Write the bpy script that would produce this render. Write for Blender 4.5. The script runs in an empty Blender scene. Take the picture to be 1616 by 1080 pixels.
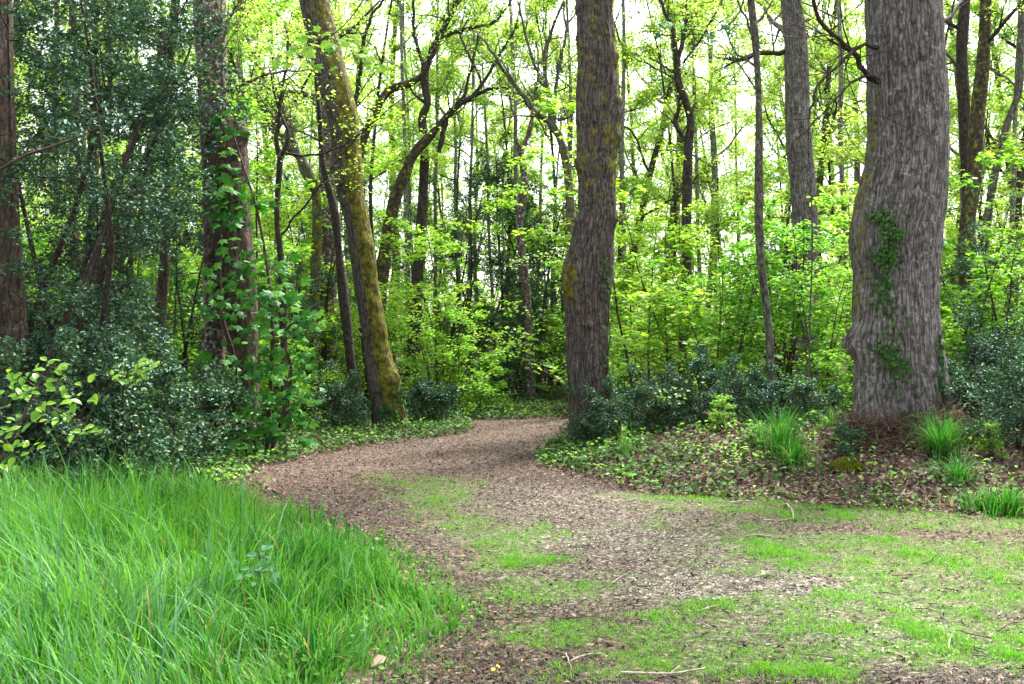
import bpy, math, random
import numpy as np
R = math.radians
scene = bpy.context.scene
col = scene.collection
F = 1571.0; HC = 1.6
# ---------------------------------------------------------------- camera, world, sun, exposure
cam = bpy.data.cameras.new('camera'); camo = bpy.data.objects.new('camera', cam); col.objects.link(camo)
camo.location = (0, 0, HC); camo.rotation_euler = (R(90), 0, 0)
cam.lens = 35; cam.sensor_width = 36; cam.clip_start = 0.05; cam.clip_end = 600
scene.camera = camo
SUN_EL, SUN_AZ = 56, 35          # azimuth clockwise from +Y (ahead of the camera)
w = bpy.data.worlds.new("World"); scene.world = w; w.use_nodes = True
nt = w.node_tree; nt.nodes.clear()
sky = nt.nodes.new('ShaderNodeTexSky'); sky.sky_type = 'NISHITA'; sky.sun_disc = False
sky.sun_elevation = R(SUN_EL); sky.sun_rotation = R(SUN_AZ); sky.dust_density = 3.0; sky.air_density = 1.0
hs = nt.nodes.new('ShaderNodeHueSaturation'); hs.inputs['Saturation'].default_value = 0.35
bg = nt.nodes.new('ShaderNodeBackground'); bg.inputs['Strength'].default_value = 0.15
wo = nt.nodes.new('ShaderNodeOutputWorld')
nt.links.new(sky.outputs[0], hs.inputs['Color']); nt.links.new(hs.outputs[0], bg.inputs[0]); nt.links.new(bg.outputs[0], wo.inputs[0])
sl = bpy.data.lights.new('sun', 'SUN'); sl.energy = 3.3; sl.angle = R(11); sl.color = (1.0, 0.96, 0.88)
so = bpy.data.objects.new('sun', sl); col.objects.link(so)
so.rotation_euler = (R(90 - SUN_EL), 0, R(180 - SUN_AZ)); so.location = (0, 0, 40)
scene.view_settings.view_transform = 'Standard'; scene.view_settings.look = 'None'
scene.view_settings.exposure = 2.36; scene.view_settings.gamma = 1.0
cy = scene.cycles
cy.max_bounces = 7; cy.diffuse_bounces = 4; cy.glossy_bounces = 2; cy.transmission_bounces = 4
cy.use_denoising = True; cy.sample_clamp_indirect = 6; cy.caustics_reflective = False; cy.caustics_refractive = False
cy.use_adaptive_sampling = True; cy.adaptive_threshold = 0.02

# ---------------------------------------------------------------- helpers
def P(px, py, d): return np.array([(px-808)/F*d, d, HC-(py-540)/F*d])
def G(px, py):
    d = HC*F/(py-540); return ((px-808)/F*d, d)
def rng(s): return np.random.default_rng(s)
def smooth(a, b, x):
    t = np.clip((x-a)/(b-a), 0, 1); return t*t*(3-2*t)
def _h(ix, iy, iz, s):
    n = (ix*374761393 + iy*668265263 + iz*2147483647 + s*974634777) & 0xffffffff
    n = ((n ^ (n >> 13))*1274126177) & 0xffffffff
    n = ((n ^ (n >> 16))*2246822519) & 0xffffffff
    return ((n ^ (n >> 15)) & 0xffff)/65535.0
def vn(p, s=0):
    p = np.asarray(p, float); i = np.floor(p).astype(np.int64); f = p-i; f = f*f*(3-2*f)
    x, y, z = i[:, 0], i[:, 1], i[:, 2]; r = 0
    for dx in (0, 1):
        wx = f[:, 0] if dx else 1-f[:, 0]
        for dy in (0, 1):
            wy = f[:, 1] if dy else 1-f[:, 1]
            for dz in (0, 1):
                wz = f[:, 2] if dz else 1-f[:, 2]
                r = r + wx*wy*wz*_h(x+dx, y+dy, z+dz, s)
    return r
def vn2(x, y, f, s=0): return vn(np.stack([x*f, y*f, np.zeros_like(x)+.5], 1), s)
def fbm2(x, y, f, s=0): return (vn2(x, y, f, s)*.55+vn2(x, y, f*2.3, s+1)*.3+vn2(x, y, f*5.1, s+2)*.15)
def unit(v): return v/np.maximum(np.linalg.norm(v, axis=-1, keepdims=True), 1e-9)

def edge_y(x):   # near edge of the bank on the right
    return np.interp(x, [-3, .2, .6, 1.03, 1.4, 2.77, 4.8, 12], [14.5, 14, 12.6, 11.4, 10.6, 9.9, 9.2, 8.6])
def gz(x, y):
    x = np.asarray(x, float); y = np.asarray(y, float); shp = x.shape; x = x.ravel(); y = y.ravel()
    z = (fbm2(x, y, .35, 3)-.5)*.10*smooth(1, 6, np.hypot(x, y-6)) + (vn2(x, y, 2.2, 8)-.5)*.03
    up = smooth(-.2, 2.6, y-edge_y(x))*smooth(.6, 3.2, x)*(1-smooth(16, 22, y)*.75)
    z += .34*up + .28*np.exp(-((x-4.75)**2+(y-12.4)**2)/1.1)
    z += .07*smooth(.0, 1.5, y-edge_y(x))*smooth(.3, 1.5, x)*(1-smooth(17, 19, y))
    z += .25*smooth(-4, -8, x)*smooth(8, 12, y)*(1-smooth(20, 30, y))
    z += smooth(25, 80, y)*1.0
    return z.reshape(shp)
def gzs(x, y): return float(gz(np.array([x]), np.array([y]))[0])

def sdist(poly, x, y):   # signed distance, negative inside
    poly = np.array(poly); n = len(poly); best = np.full(x.shape, 1e9); ins = np.zeros(x.shape, bool)
    for i in range(n):
        a = poly[i]; b = poly[(i+1) % n]; ab = b-a
        t = np.clip(((x-a[0])*ab[0]+(y-a[1])*ab[1])/(ab@ab), 0, 1)
        best = np.minimum(best, np.hypot(x-a[0]-t*ab[0], y-a[1]-t*ab[1]))
        c = ((a[1] > y) != (b[1] > y)) & (x < (b[0]-a[0])*(y-a[1])/((b[1]-a[1]) if b[1] != a[1] else 1e-9)+a[0])
        ins ^= c
    return np.where(ins, -best, best)

class MB:
    def __init__(s): s.v = []; s.f = []; s.n = 0; s.a = {}
    def add(s, v, faces, **att):      # faces: list of (K,m) int arrays
        v = np.asarray(v, float)
        for fa in faces: s.f.append(np.asarray(fa)+s.n)
        s.v.append(v); s.n += len(v)
        for k, x in att.items(): s.a.setdefault(k, []).append(np.asarray(x, float))
    def mesh(s, name, mat, smoothf=True, mats=None):
        me = bpy.data.meshes.new(name)
        v = np.concatenate(s.v) if s.v else np.zeros((0, 3))
        sizes = np.concatenate([np.full(len(f), f.shape[1]) for f in s.f]); idx = np.concatenate([f.ravel() for f in s.f])
        me.vertices.add(len(v)); me.vertices.foreach_set('co', v.astype(np.float32).ravel())
        me.loops.add(len(idx)); me.loops.foreach_set('vertex_index', idx.astype(np.int32))
        me.polygons.add(len(sizes)); st = np.concatenate([[0], np.cumsum(sizes)[:-1]])
        me.polygons.foreach_set('loop_start', st.astype(np.int32)); me.polygons.foreach_set('loop_total', sizes.astype(np.int32))
        me.polygons.foreach_set('use_smooth', np.full(len(sizes), smoothf))
        for k, l in s.a.items():
            x = np.concatenate(l).astype(np.float32)
            if x.ndim == 2:
                at = me.attributes.new(k, 'FLOAT_VECTOR', 'POINT'); at.data.foreach_set('vector', x.ravel())
            else:
                at = me.attributes.new(k, 'FLOAT', 'POINT'); at.data.foreach_set('value', x)
        me.materials.append(mat); me.update(calc_edges=True); return me
def put(name, me, parent=None):
    o = bpy.data.objects.new(name, me); col.objects.link(o)
    if parent: o.parent = parent
    return o
def tag(o, label=None, cat=None, group=None, kind=None):
    if label: o['label'] = label
    if cat: o['category'] = cat
    if group: o['group'] = group
    if kind: o['kind'] = kind
    return o
def empty(name, loc, label=None, cat=None, group=None):
    o = bpy.data.objects.new(name, None); col.objects.link(o); o.location = loc; o.empty_display_size = .2
    return tag(o, label, cat, group)
def copy_tree(o, loc, rz, sc, label, group=None):
    c = o.copy(); col.objects.link(c); c.location = loc; c.rotation_euler = (0, 0, rz); c.scale = (sc, sc, sc)
    c['label'] = label
    if group: c['group'] = group
    for ch in list(o.children):
        k = ch.copy(); col.objects.link(k); k.parent = c
    return c

def spline(pts, rad, step):
    pts = np.asarray(pts, float); rad = np.asarray(rad, float)
    L = np.concatenate([[0], np.cumsum(np.linalg.norm(np.diff(pts, axis=0), axis=1))])
    n = max(3, int(L[-1]/step)+1); t = np.linspace(0, L[-1], n)
    A = np.concatenate([[2*pts[0]-pts[1]], pts, [2*pts[-1]-pts[-2]]])
    m = np.gradient(pts, L, axis=0) if len(pts) > 2 else np.repeat((pts[1]-pts[0])[None]/L[-1], 2, 0)
    k = np.clip(np.searchsorted(L, t, 'right')-1, 0, len(L)-2); h = (L[k+1]-L[k]); u = ((t-L[k])/h)[:, None]; h = h[:, None]
    out = (2*u**3-3*u**2+1)*pts[k]+(u**3-2*u**2+u)*h*m[k]+(-2*u**3+3*u**2)*pts[k+1]+(u**3-u**2)*h*m[k+1]
    return out, np.interp(t, L, rad)
def tube(mb, pts, rad, seg=6, disp=None, moss=0.0, l0=0.0, cap=True, mossf=None):
    pts = np.asarray(pts, float); rad = np.asarray(rad, float); n = len(pts)
    t = unit(np.gradient(pts, axis=0)); m = unit((pts[-1]-pts[0])[None])[0]
    a = np.array([1., 0, 0]) if abs(m[0]) < .75 else np.array([0, 0, 1.])
    u = unit(a-(t@a)[:, None]*t); v = np.cross(t, u)
    L = l0+np.concatenate([[0], np.cumsum(np.linalg.norm(np.diff(pts, axis=0), axis=1))])
    th = np.linspace(0, 2*np.pi, seg, endpoint=False); c = np.cos(th); s = np.sin(th)
    nr = c[None, :, None]*u[:, None]+s[None, :, None]*v[:, None]
    rr = np.repeat(rad[:, None], seg, 1)
    bco = np.stack([c[None]*rr, s[None]*rr, np.repeat(L[:, None], seg, 1)], 2)
    vv = pts[:, None]+nr*rr[..., None]; ms = np.full((n*seg), float(moss))
    if disp is not None:
        dd = disp(vv.reshape(-1, 3), bco.reshape(-1, 3), nr.reshape(-1, 3))
        vv = vv+nr*dd.reshape(n, seg)[..., None]
    if mossf is not None: ms = mossf(vv.reshape(-1, 3), nr.reshape(-1, 3))
    i = np.arange(n-1)[:, None]*seg; j = np.arange(seg)[None]; j2 = (j+1) % seg
    q = np.stack([i+j, i+j2, i+seg+j2, i+seg+j], 2).reshape(-1, 4)
    fs = [q]
    if cap and seg <= 12: fs.append(np.array([np.arange(seg)+(n-1)*seg]))
    mb.add(vv.reshape(-1, 3), fs, bco=bco.reshape(-1, 3), moss=ms)

# leaf templates (x along the leaf, y across, z up), unit length
def T_quad(): return np.array([[0, 0, 0], [.5, .34, .06], [1, 0, -.05], [.45, -.34, .06]]), [[0, 1, 2, 3]]
def T_oval(wd=.3): return np.array([[0, 0, 0], [.3, wd, .07], [.72, wd*.75, .03], [1, 0, -.12], [.72, -wd*.75, .03], [.3, -wd, .07]]), [[0, 1, 2, 3], [0, 3, 4, 5]]
def T_ovate():
    o = [[0, 0, 0], [.12, .2, .03], [.35, .33, .07], [.6, .29, .04], [.82, .15, -.03], [1, 0, -.14]]
    n = [[p[0], -p[1], p[2]] for p in o[1:5]]
    mid = [[.35, 0, -.01], [.7, 0, -.05]]
    return np.array(o+n+mid), [[0, 1, 2, 10], [10, 2, 3, 11], [11, 3, 4, 5], [0, 10, 7, 6], [10, 11, 8, 7], [11, 5, 9, 8]]
def T_holly():
    xs = [0, .12, .28, .4, .56, .68, .84, 1]; ys = [0, .26, .13, .34, .16, .3, .1, 0]; zs = [0, .1, .02, .12, .02, .1, .0, -.1]
    up = [[a, b, c] for a, b, c in zip(xs, ys, zs)]; dn = [[a, -b, c] for a, b, c in zip(xs[1:-1], ys[1:-1], zs[1:-1])]
    return np.array(up+dn), [[0, 1, 2, 3, 4, 5, 6, 7], [0, 7, 13, 12, 11, 10, 9, 8]]
def T_maple():
    v = [[.30, 0, 0]]; 
    for k, (ang, r) in enumerate([(-150, .34), (-118, .42), (-88, .30), (-52, .60), (-25, .34), (0, .70), (25, .34), (52, .60), (88, .30), (118, .42), (150, .34)]):
        a = R(ang); x = .30+r*math.cos(a); y = r*math.sin(a); v.append([max(x, 0), y, -.22*r*r+.02*math.cos(k*2)])
    v.append([.05, 0, 0])
    return np.array(v), [[0, 12, 1, 2], [0, 2, 3, 4], [0, 4, 5, 6], [0, 6, 7, 8], [0, 8, 9, 10], [0, 10, 11, 12]]
def leaves(mb, rs, pos, size, tpl, dirs=None, nrm=None, tilt=.45, rnd=None, flat=True):
    n = len(pos)
    if n == 0: return
    pos = np.asarray(pos, float)
    if nrm is None: nrm = np.array([[0, 0, 1.]])
    nrm = unit(nrm+rs.normal(0, 1, (n, 3))*tilt)
    if dirs is None: dirs = rs.normal(0, 1, (n, 3))
    else: dirs = dirs+rs.normal(0, .45, (n, 3))
    x = unit(dirs-(dirs*nrm).sum(1, keepdims=True)*nrm); y = np.cross(nrm, x)
    size = np.broadcast_to(size, (n,))*rs.uniform(.65, 1.25, n)
    tv, tf = tpl; k = len(tv)
    v = pos[:, None]+size[:, None, None]*(tv[None, :, 0:1]*x[:, None]+tv[None, :, 1:2]*y[:, None]+tv[None, :, 2:3]*nrm[:, None])
    if rnd is None: rnd = rs.uniform(0, 1, n)
    fs = []
    for sz in sorted({len(f) for f in tf}):
        ff = np.array([f for f in tf if len(f) == sz])
        fs.append((np.arange(n)[:, None, None]*k+ff[None]).reshape(-1, sz))
    mb.add(v.reshape(-1, 3), fs, rnd=np.repeat(rnd, k))

# ---------------------------------------------------------------- materials
def newmat(name):
    m = bpy.data.materials.new(name); m.use_nodes = True; m.node_tree.nodes.clear(); return m, m.node_tree
def nd(t, kind, **kw):
    n = t.nodes.new(kind)
    for k, v in kw.items():
        if isinstance(v, bpy.types.NodeSocket): t.links.new(v, n.inputs[k])
        elif k in n.inputs: n.inputs[k].default_value = v
        else: setattr(n, k, v)
    return n
def ramp(t, fac, stops):
    r = t.nodes.new('ShaderNodeValToRGB'); t.links.new(fac, r.inputs[0]); e = r.color_ramp.elements
    while len(e) < len(stops): e.new(.5)
    for i, (p, c) in enumerate(stops):
        e[i].position = p; e[i].color = (*c, 1) if len(c) == 3 else c
    return r
def mixc(t, fac, a, b, mode='MIX'):
    m = t.nodes.new('ShaderNodeMix'); m.data_type = 'RGBA'; m.blend_type = mode
    for s, v in ((m.inputs[0], fac), (m.inputs[6], a), (m.inputs[7], b)):
        if isinstance(v, bpy.types.NodeSocket): t.links.new(v, s)
        else: s.default_value = v if not isinstance(v, tuple) or len(v) == 4 else (*v, 1)
    return m.outputs[2]
def leaf_mat(name, cols, trans=.45, gloss=.05, rough=.4, tint=(1.25, 1.1, .6), objvar=.12, gcol=(.9, 1, .9)):
    m, t = newmat(name)
    a = nd(t, 'ShaderNodeAttribute', attribute_name='rnd')
    n = len(cols); rp = ramp(t, a.outputs['Fac'], [(i/(n-1), c) for i, c in enumerate(cols)])
    oi = t.nodes.new('ShaderNodeObjectInfo')
    mr = nd(t, 'ShaderNodeMapRange', Value=oi.outputs['Random']); mr.inputs[3].default_value = 1-objvar; mr.inputs[4].default_value = 1+objvar
    h = nd(t, 'ShaderNodeHueSaturation', Color=rp.outputs[0]); t.links.new(mr.outputs[0], h.inputs['Value'])
    mh = nd(t, 'ShaderNodeMapRange', Value=oi.outputs['Random']); mh.inputs[3].default_value = .5+.10*objvar; mh.inputs[4].default_value = .5-.12*objvar
    t.links.new(mh.outputs[0], h.inputs['Hue'])
    tc = mixc(t, 1.0, h.outputs[0], (*tint, 1), 'MULTIPLY')
    d = nd(t, 'ShaderNodeBsdfDiffuse', Color=h.outputs[0]); tr = nd(t, 'ShaderNodeBsdfTranslucent', Color=tc)
    mx = t.nodes.new('ShaderNodeMixShader'); mx.inputs[0].default_value = trans
    t.links.new(d.outputs[0], mx.inputs[1]); t.links.new(tr.outputs[0], mx.inputs[2])
    g = nd(t, 'ShaderNodeBsdfGlossy', Roughness=rough, Color=(*gcol, 1))
    lw = t.nodes.new('ShaderNodeLayerWeight'); lw.inputs[0].default_value = .5
    ml = nd(t, 'ShaderNodeMapRange', Value=lw.outputs['Facing']); ml.inputs[3].default_value = gloss*.35; ml.inputs[4].default_value = min(1, gloss*1.6)
    m2 = t.nodes.new('ShaderNodeMixShader'); t.links.new(ml.outputs[0], m2.inputs[0])
    t.links.new(mx.outputs[0], m2.inputs[1]); t.links.new(g.outputs[0], m2.inputs[2])
    o = t.nodes.new('ShaderNodeOutputMaterial'); t.links.new(m2.outputs[0], o.inputs[0]); return m
def bark_mat(name, dark, light, lichen=.3, lichc=(.42, .44, .38), mossc=(.17, .165, .018), sc=(24, 24, 2.2), bump=.6):
    m, t = newmat(name)
    a = nd(t, 'ShaderNodeAttribute', attribute_name='bco')
    mp = nd(t, 'ShaderNodeMapping', Vector=a.outputs['Vector']); mp.inputs['Scale'].default_value = sc
    n1 = nd(t, 'ShaderNodeTexNoise', Vector=mp.outputs[0], Scale=1.0, Detail=6.0, Roughness=.6, Distortion=.6)
    wn = nd(t, 'ShaderNodeTexNoise', Vector=a.outputs['Vector'], Scale=7.0, Detail=3.0)
    wv = nd(t, 'ShaderNodeVectorMath', operation='MULTIPLY_ADD'); t.links.new(wn.outputs['Color'], wv.inputs[0]); wv.inputs[1].default_value = (2.2, 2.2, 1.2); t.links.new(mp.outputs[0], wv.inputs[2])
    vo = nd(t, 'ShaderNodeTexVoronoi', Vector=wv.outputs[0], Scale=.8); vo.feature = 'DISTANCE_TO_EDGE'
    ms = nd(t, 'ShaderNodeMath', operation='MULTIPLY'); t.links.new(n1.outputs['Fac'], ms.inputs[0])
    sm = nd(t, 'ShaderNodeMapRange', Value=vo.outputs['Distance']); sm.inputs[2].default_value = .22; sm.inputs[3].default_value = .35
    t.links.new(sm.outputs[0], ms.inputs[1])
    rp = ramp(t, ms.outputs[0], [(.12, dark), (.34, tuple((x+y)/2 for x, y in zip(dark, light))), (.62, light)])
    n2 = nd(t, 'ShaderNodeTexNoise', Vector=a.outputs['Vector'], Scale=3.0, Detail=5.0)
    c = mixc(t, n2.outputs['Fac'], mixc(t, .4, rp.outputs[0], dark), rp.outputs[0])
    n3 = nd(t, 'ShaderNodeTexNoise', Vector=a.outputs['Vector'], Scale=14.0, Detail=6.0, Roughness=.7)
    l = ramp(t, n3.outputs['Fac'], [(.5+.14*(1-lichen), (0, 0, 0)), (.58+.14*(1-lichen), (1, 1, 1))])
    ml = nd(t, 'ShaderNodeMath', operation='MULTIPLY'); t.links.new(l.outputs[0], ml.inputs[0]); ml.inputs[1].default_value = min(1, .4+lichen)
    lm_ = ramp(t, n2.outputs['Fac'], [(.42, (.15, .15, .15)), (.62, (1, 1, 1))]); ml2 = nd(t, 'ShaderNodeMath', operation='MULTIPLY'); t.links.new(ml.outputs[0], ml2.inputs[0]); t.links.new(lm_.outputs[0], ml2.inputs[1])
    c = mixc(t, ml2.outputs[0], c, lichc)
    am = nd(t, 'ShaderNodeAttribute', attribute_name='moss')
    n4 = nd(t, 'ShaderNodeTexNoise', Vector=a.outputs['Vector'], Scale=9.0, Detail=5.0, Roughness=.65)
    ad = nd(t, 'ShaderNodeMath', operation='ADD'); t.links.new(am.outputs['Fac'], ad.inputs[0]); t.links.new(n4.outputs['Fac'], ad.inputs[1])
    mk = ramp(t, ad.outputs[0], [(.82, (0, 0, 0)), (1.0, (1, 1, 1))])
    n5 = nd(t, 'ShaderNodeTexNoise', Vector=a.outputs['Vector'], Scale=60.0, Detail=3.0)
    mc = mixc(t, n5.outputs['Fac'], tuple(x*.35 for x in mossc), tuple(x*1.7 for x in mossc)); mr_ = ramp(t, n4.outputs['Fac'], [(.40, (0, 0, 0)), (.62, (1, 1, 1))]); mc = mixc(t, mr_.outputs[0], (.055, .042, .010), mc)
    c = mixc(t, mk.outputs[0], c, mc)
    br = ramp(t, n3.outputs['Fac'], [(.36, (.45, .45, .45)), (.52, (1, 1, 1))]); c = mixc(t, 1.0, c, br.outputs[0], 'MULTIPLY')
    hb = nd(t, 'ShaderNodeMath', operation='MULTIPLY_ADD'); t.links.new(n5.outputs['Fac'], hb.inputs[0]); hb.inputs[1].default_value = .35; t.links.new(ms.outputs[0], hb.inputs[2])
    b = nd(t, 'ShaderNodeBump', Strength=bump, Distance=.03, Height=hb.outputs[0])
    p = nd(t, 'ShaderNodeBsdfPrincipled', Roughness=.9, Normal=b.outputs[0]); t.links.new(c, p.inputs['Base Color'])
    p.inputs['Specular IOR Level'].default_value = .2
    o = t.nodes.new('ShaderNodeOutputMaterial'); t.links.new(p.outputs[0], o.inputs[0]); return m
def plain_mat(name, c1, c2, scale=20, rough=.9, rndattr=False):
    m, t = newmat(name)
    if rndattr:
        a = nd(t, 'ShaderNodeAttribute', attribute_name='rnd'); f = a.outputs['Fac']
    else:
        tc = t.nodes.new('ShaderNodeTexCoord'); n = nd(t, 'ShaderNodeTexNoise', Vector=tc.outputs['Object'], Scale=float(scale), Detail=5.0); f = n.outputs['Fac']
    rp = ramp(t, f, [(.0 if rndattr else .3, c1), (1. if rndattr else .7, c2)] if not isinstance(c1, list) else c1)
    p = nd(t, 'ShaderNodeBsdfPrincipled', Roughness=rough); t.links.new(rp.outputs[0], p.inputs['Base Color']); p.inputs['Specular IOR Level'].default_value = .25
    o = t.nodes.new('ShaderNodeOutputMaterial'); t.links.new(p.outputs[0], o.inputs[0]); return m
def ground_mat(name, path):
    m, t = newmat(name); tc = t.nodes.new('ShaderNodeTexCoord'); V = tc.outputs['Object']
    nz = nd(t, 'ShaderNodeTexNoise', Vector=V, Scale=30.0, Detail=4.0)
    wv = nd(t, 'ShaderNodeVectorMath', operation='MULTIPLY_ADD'); t.links.new(nz.outputs['Color'], wv.inputs[0]); wv.inputs[1].default_value = (.05, .05, .05); t.links.new(V, wv.inputs[2])
    vo = nd(t, 'ShaderNodeTexVoronoi', Vector=wv.outputs[0], Scale=48.0)
    sx = nd(t, 'ShaderNodeSeparateColor', Color=vo.outputs['Color'])
    chip = ramp(t, sx.outputs[0], [(0, (.025, .019, .014)), (.35, (.058, .047, .036)), (.65, (.112, .094, .073)), (.9, (.19, .165, .135)), (1, (.33, .28, .23))])
    mulch = ramp(t, sx.outputs[0], [(0, (.016, .011, .009)), (.5, (.055, .033, .024)), (.85, (.11, .065, .045)), (1, (.22, .16, .12))])
    al = nd(t, 'ShaderNodeAttribute', attribute_name='light')
    n2 = nd(t, 'ShaderNodeTexNoise', Vector=V, Scale=2.3, Detail=6.0, Roughness=.65)
    ad = nd(t, 'ShaderNodeMath', operation='ADD'); t.links.new(al.outputs['Fac'], ad.inputs[0]); t.links.new(n2.outputs['Fac'], ad.inputs[1])
    f = nd(t, 'ShaderNodeMapRange', Value=ad.outputs[0]); f.inputs[1].default_value = .6; f.inputs[2].default_value = 1.2
    c = mixc(t, f.outputs[0], mulch.outputs[0], chip.outputs[0])
    ag = nd(t, 'ShaderNodeAttribute', attribute_name='grassy')
    n3 = nd(t, 'ShaderNodeTexNoise', Vector=V, Scale=11.0, Detail=6.0, Roughness=.7)
    a2 = nd(t, 'ShaderNodeMath', operation='MULTIPLY_ADD'); t.links.new(n3.outputs['Fac'], a2.inputs[0]); a2.inputs[1].default_value = .9; t.links.new(ag.outputs['Fac'], a2.inputs[2])
    gm = nd(t, 'ShaderNodeMapRange', Value=a2.outputs[0]); gm.inputs[1].default_value = .75; gm.inputs[2].default_value = 1.15; gm.inputs[4].default_value = .75
    gr = mixc(t, n3.outputs['Fac'], (.025, .055, .008), (.08, .18, .02))
    c = mixc(t, gm.outputs[0], c, gr)
    b = nd(t, 'ShaderNodeBump', Strength=.7, Distance=.02, Height=sx.outputs[1])
    p = nd(t, 'ShaderNodeBsdfPrincipled', Roughness=.95, Normal=b.outputs[0]); t.links.new(c, p.inputs['Base Color']); p.inputs['Specular IOR Level'].default_value = .2
    o = t.nodes.new('ShaderNodeOutputMaterial'); t.links.new(p.outputs[0], o.inputs[0]); return m
M = {}
M['oak'] = bark_mat('oak_bark', (.022, .018, .016), (.265, .24, .21), lichen=.5, lichc=(.36, .35, .31), sc=(32, 32, 2.8), bump=1.0)
M['knobbly'] = bark_mat('knobbly_bark', (.016, .012, .009), (.175, .145, .12), lichen=.3, lichc=(.33, .32, .27), sc=(34, 34, 3.0), bump=1.0)
M['pale'] = bark_mat('pale_bark', (.035, .022, .016), (.17, .12, .095), lichen=.85, lichc=(.42, .42, .38), sc=(12, 12, 4), bump=.5)
M['brown'] = bark_mat('reddish_brown_bark', (.026, .018, .013), (.125, .086, .062), lichen=.2, sc=(16, 16, 4))
M['grey'] = bark_mat('grey_bark', (.03, .028, .02), (.17, .16, .12), lichen=.4, lichc=(.33, .35, .27), sc=(20, 20, 5))
M['silver'] = bark_mat('silver_bark', (.06, .055, .045), (.32, .31, .26), lichen=.5, lichc=(.42, .44, .36), sc=(20, 20, 5))
M['dark'] = bark_mat('dark_bark', (.015, .012, .009), (.075, .06, .045), lichen=.2, lichc=(.2, .22, .16), sc=(24, 24, 6))
M['twig'] = bark_mat('twig_bark', (.03, .02, .013), (.11, .075, .05), lichen=.1, sc=(30, 30, 8), bump=.2)
M['crown'] = leaf_mat('young_leaves', [(.17, .33, .05), (.25, .44, .08), (.34, .50, .10), (.43, .54, .15)], .6, .02, tint=(1.2, 1.15, .8))
M['crown2'] = leaf_mat('fresh_green_leaves', [(.11, .29, .03), (.18, .39, .04), (.26, .46, .05), (.35, .51, .07)], .58, .02, tint=(1.2, 1.15, .7))
M['under'] = leaf_mat('understorey_leaves', [(.09, .27, .03), (.15, .37, .04), (.22, .44, .05), (.33, .51, .07)], .55, .02, tint=(1.15, 1.15, .7))
M['maple'] = leaf_mat('maple_leaves', [(.018, .10, .014), (.03, .135, .016), (.05, .18, .02), (.10, .27, .03)], .42, .018, .5, tint=(1.3, 1.15, .5))
M['maple2'] = leaf_mat('bright_maple_leaves', [(.07, .25, .02), (.12, .34, .03), (.18, .41, .04), (.27, .48, .05)], .5, .02, .5, tint=(1.25, 1.15, .6))
M['holly'] = leaf_mat('holly_leaves', [(.016, .05, .026), (.028, .075, .04), (.045, .095, .045), (.10, .18, .05)], .12, .048, .42, tint=(1, 1.2, .6), objvar=.28, gcol=(.65, .9, .88))  # gloss tinted bluish to stand in for sky reflected on the leaves
M['ivy'] = leaf_mat('ivy_leaves', [(.014, .042, .012), (.022, .066, .015), (.035, .095, .018), (.065, .15, .025)], .22, .014, .55)
M['grass'] = leaf_mat('grass_blades', [(.016, .09, .013), (.032, .155, .018), (.062, .225, .025), (.11, .29, .034), (.08, .20, .09), (.28, .25, .11)], .36, .010, .5, tint=(1.1, 1.1, .7))
M['turf'] = leaf_mat('turf_blades', [(.042, .20, .014), (.075, .30, .018), (.13, .38, .026), (.22, .37, .05)], .4, .015, .5)
M['lime'] = leaf_mat('lime_green_leaves', [(.07, .20, .015), (.12, .28, .02), (.19, .36, .03)], .5, .03, .4)
M['litter'] = plain_mat('dead_leaves', [(0, (.032, .020, .014)), (.4, (.09, .055, .036)), (.75, (.19, .125, .086)), (1, (.34, .26, .20))], None, rndattr=True)
M['chips'] = plain_mat('wood_chips', [(0, (.018, .012, .009)), (.35, (.050, .041, .031)), (.7, (.138, .12, .096)), (.93, (.30, .25, .195)), (1, (.50, .45, .37))], None, rndattr=True)
M['mossy'] = leaf_mat('moss', [(.06, .075, .006), (.13, .15, .01), (.19, .19, .012)], .2, .02)
M['stick'] = plain_mat('bleached_wood', (.13, .09, .06), (.42, .36, .29), 30)
M['rot'] = plain_mat('rotten_wood', (.03, .018, .012), (.12, .07, .05), 18)
M['deadstem'] = plain_mat('dead_stems', [(0, (.035, .02, .013)), (.6, (.10, .058, .038)), (1, (.24, .16, .11))], None, rndattr=True)
M['yellow'] = plain_mat('yellow_petals', (.75, .6, .02), (.8, .68, .04), 30, .5)
M['nettle'] = leaf_mat('blue_green_leaves', [(.04, .13, .05), (.07, .18, .08)], .35, .01, .6)

# ---------------------------------------------------------------- ground and path
PATH = [(-1.2, 2.0), G(620, 1080), G(700, 1010), G(745, 975), G(700, 930), G(640, 880), G(560, 835), G(450, 790), G(395, 758), G(440, 735), G(520, 712),
        G(640, 697), G(735, 684), G(748, 677), (-.85, 20.2), (0, 20.4), (2.5, 21.4), (7, 22.8), (14, 23.5), (14, 25.5), (30, 26), (30, 24), (14, 21), (7, 20.3), (3, 18.9),
        G(905, 676), G(882, 695), G(850, 722), G(848, 742), G(900, 758), G(1000, 778), G(1250, 798), G(1450, 812), G(1616, 820), (9, 8.2), (14, 7), (14, 1.5)]
GRASS = [(-9, 2.2), (-.9, 2.2), G(600, 1080), G(720, 1010), G(778, 972), G(725, 925), G(655, 880), G(570, 838), G(465, 803), G(380, 778), G(240, 770), G(120, 775), G(0, 790), (-6.6, 9.3), (-9, 9.2)]
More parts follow.
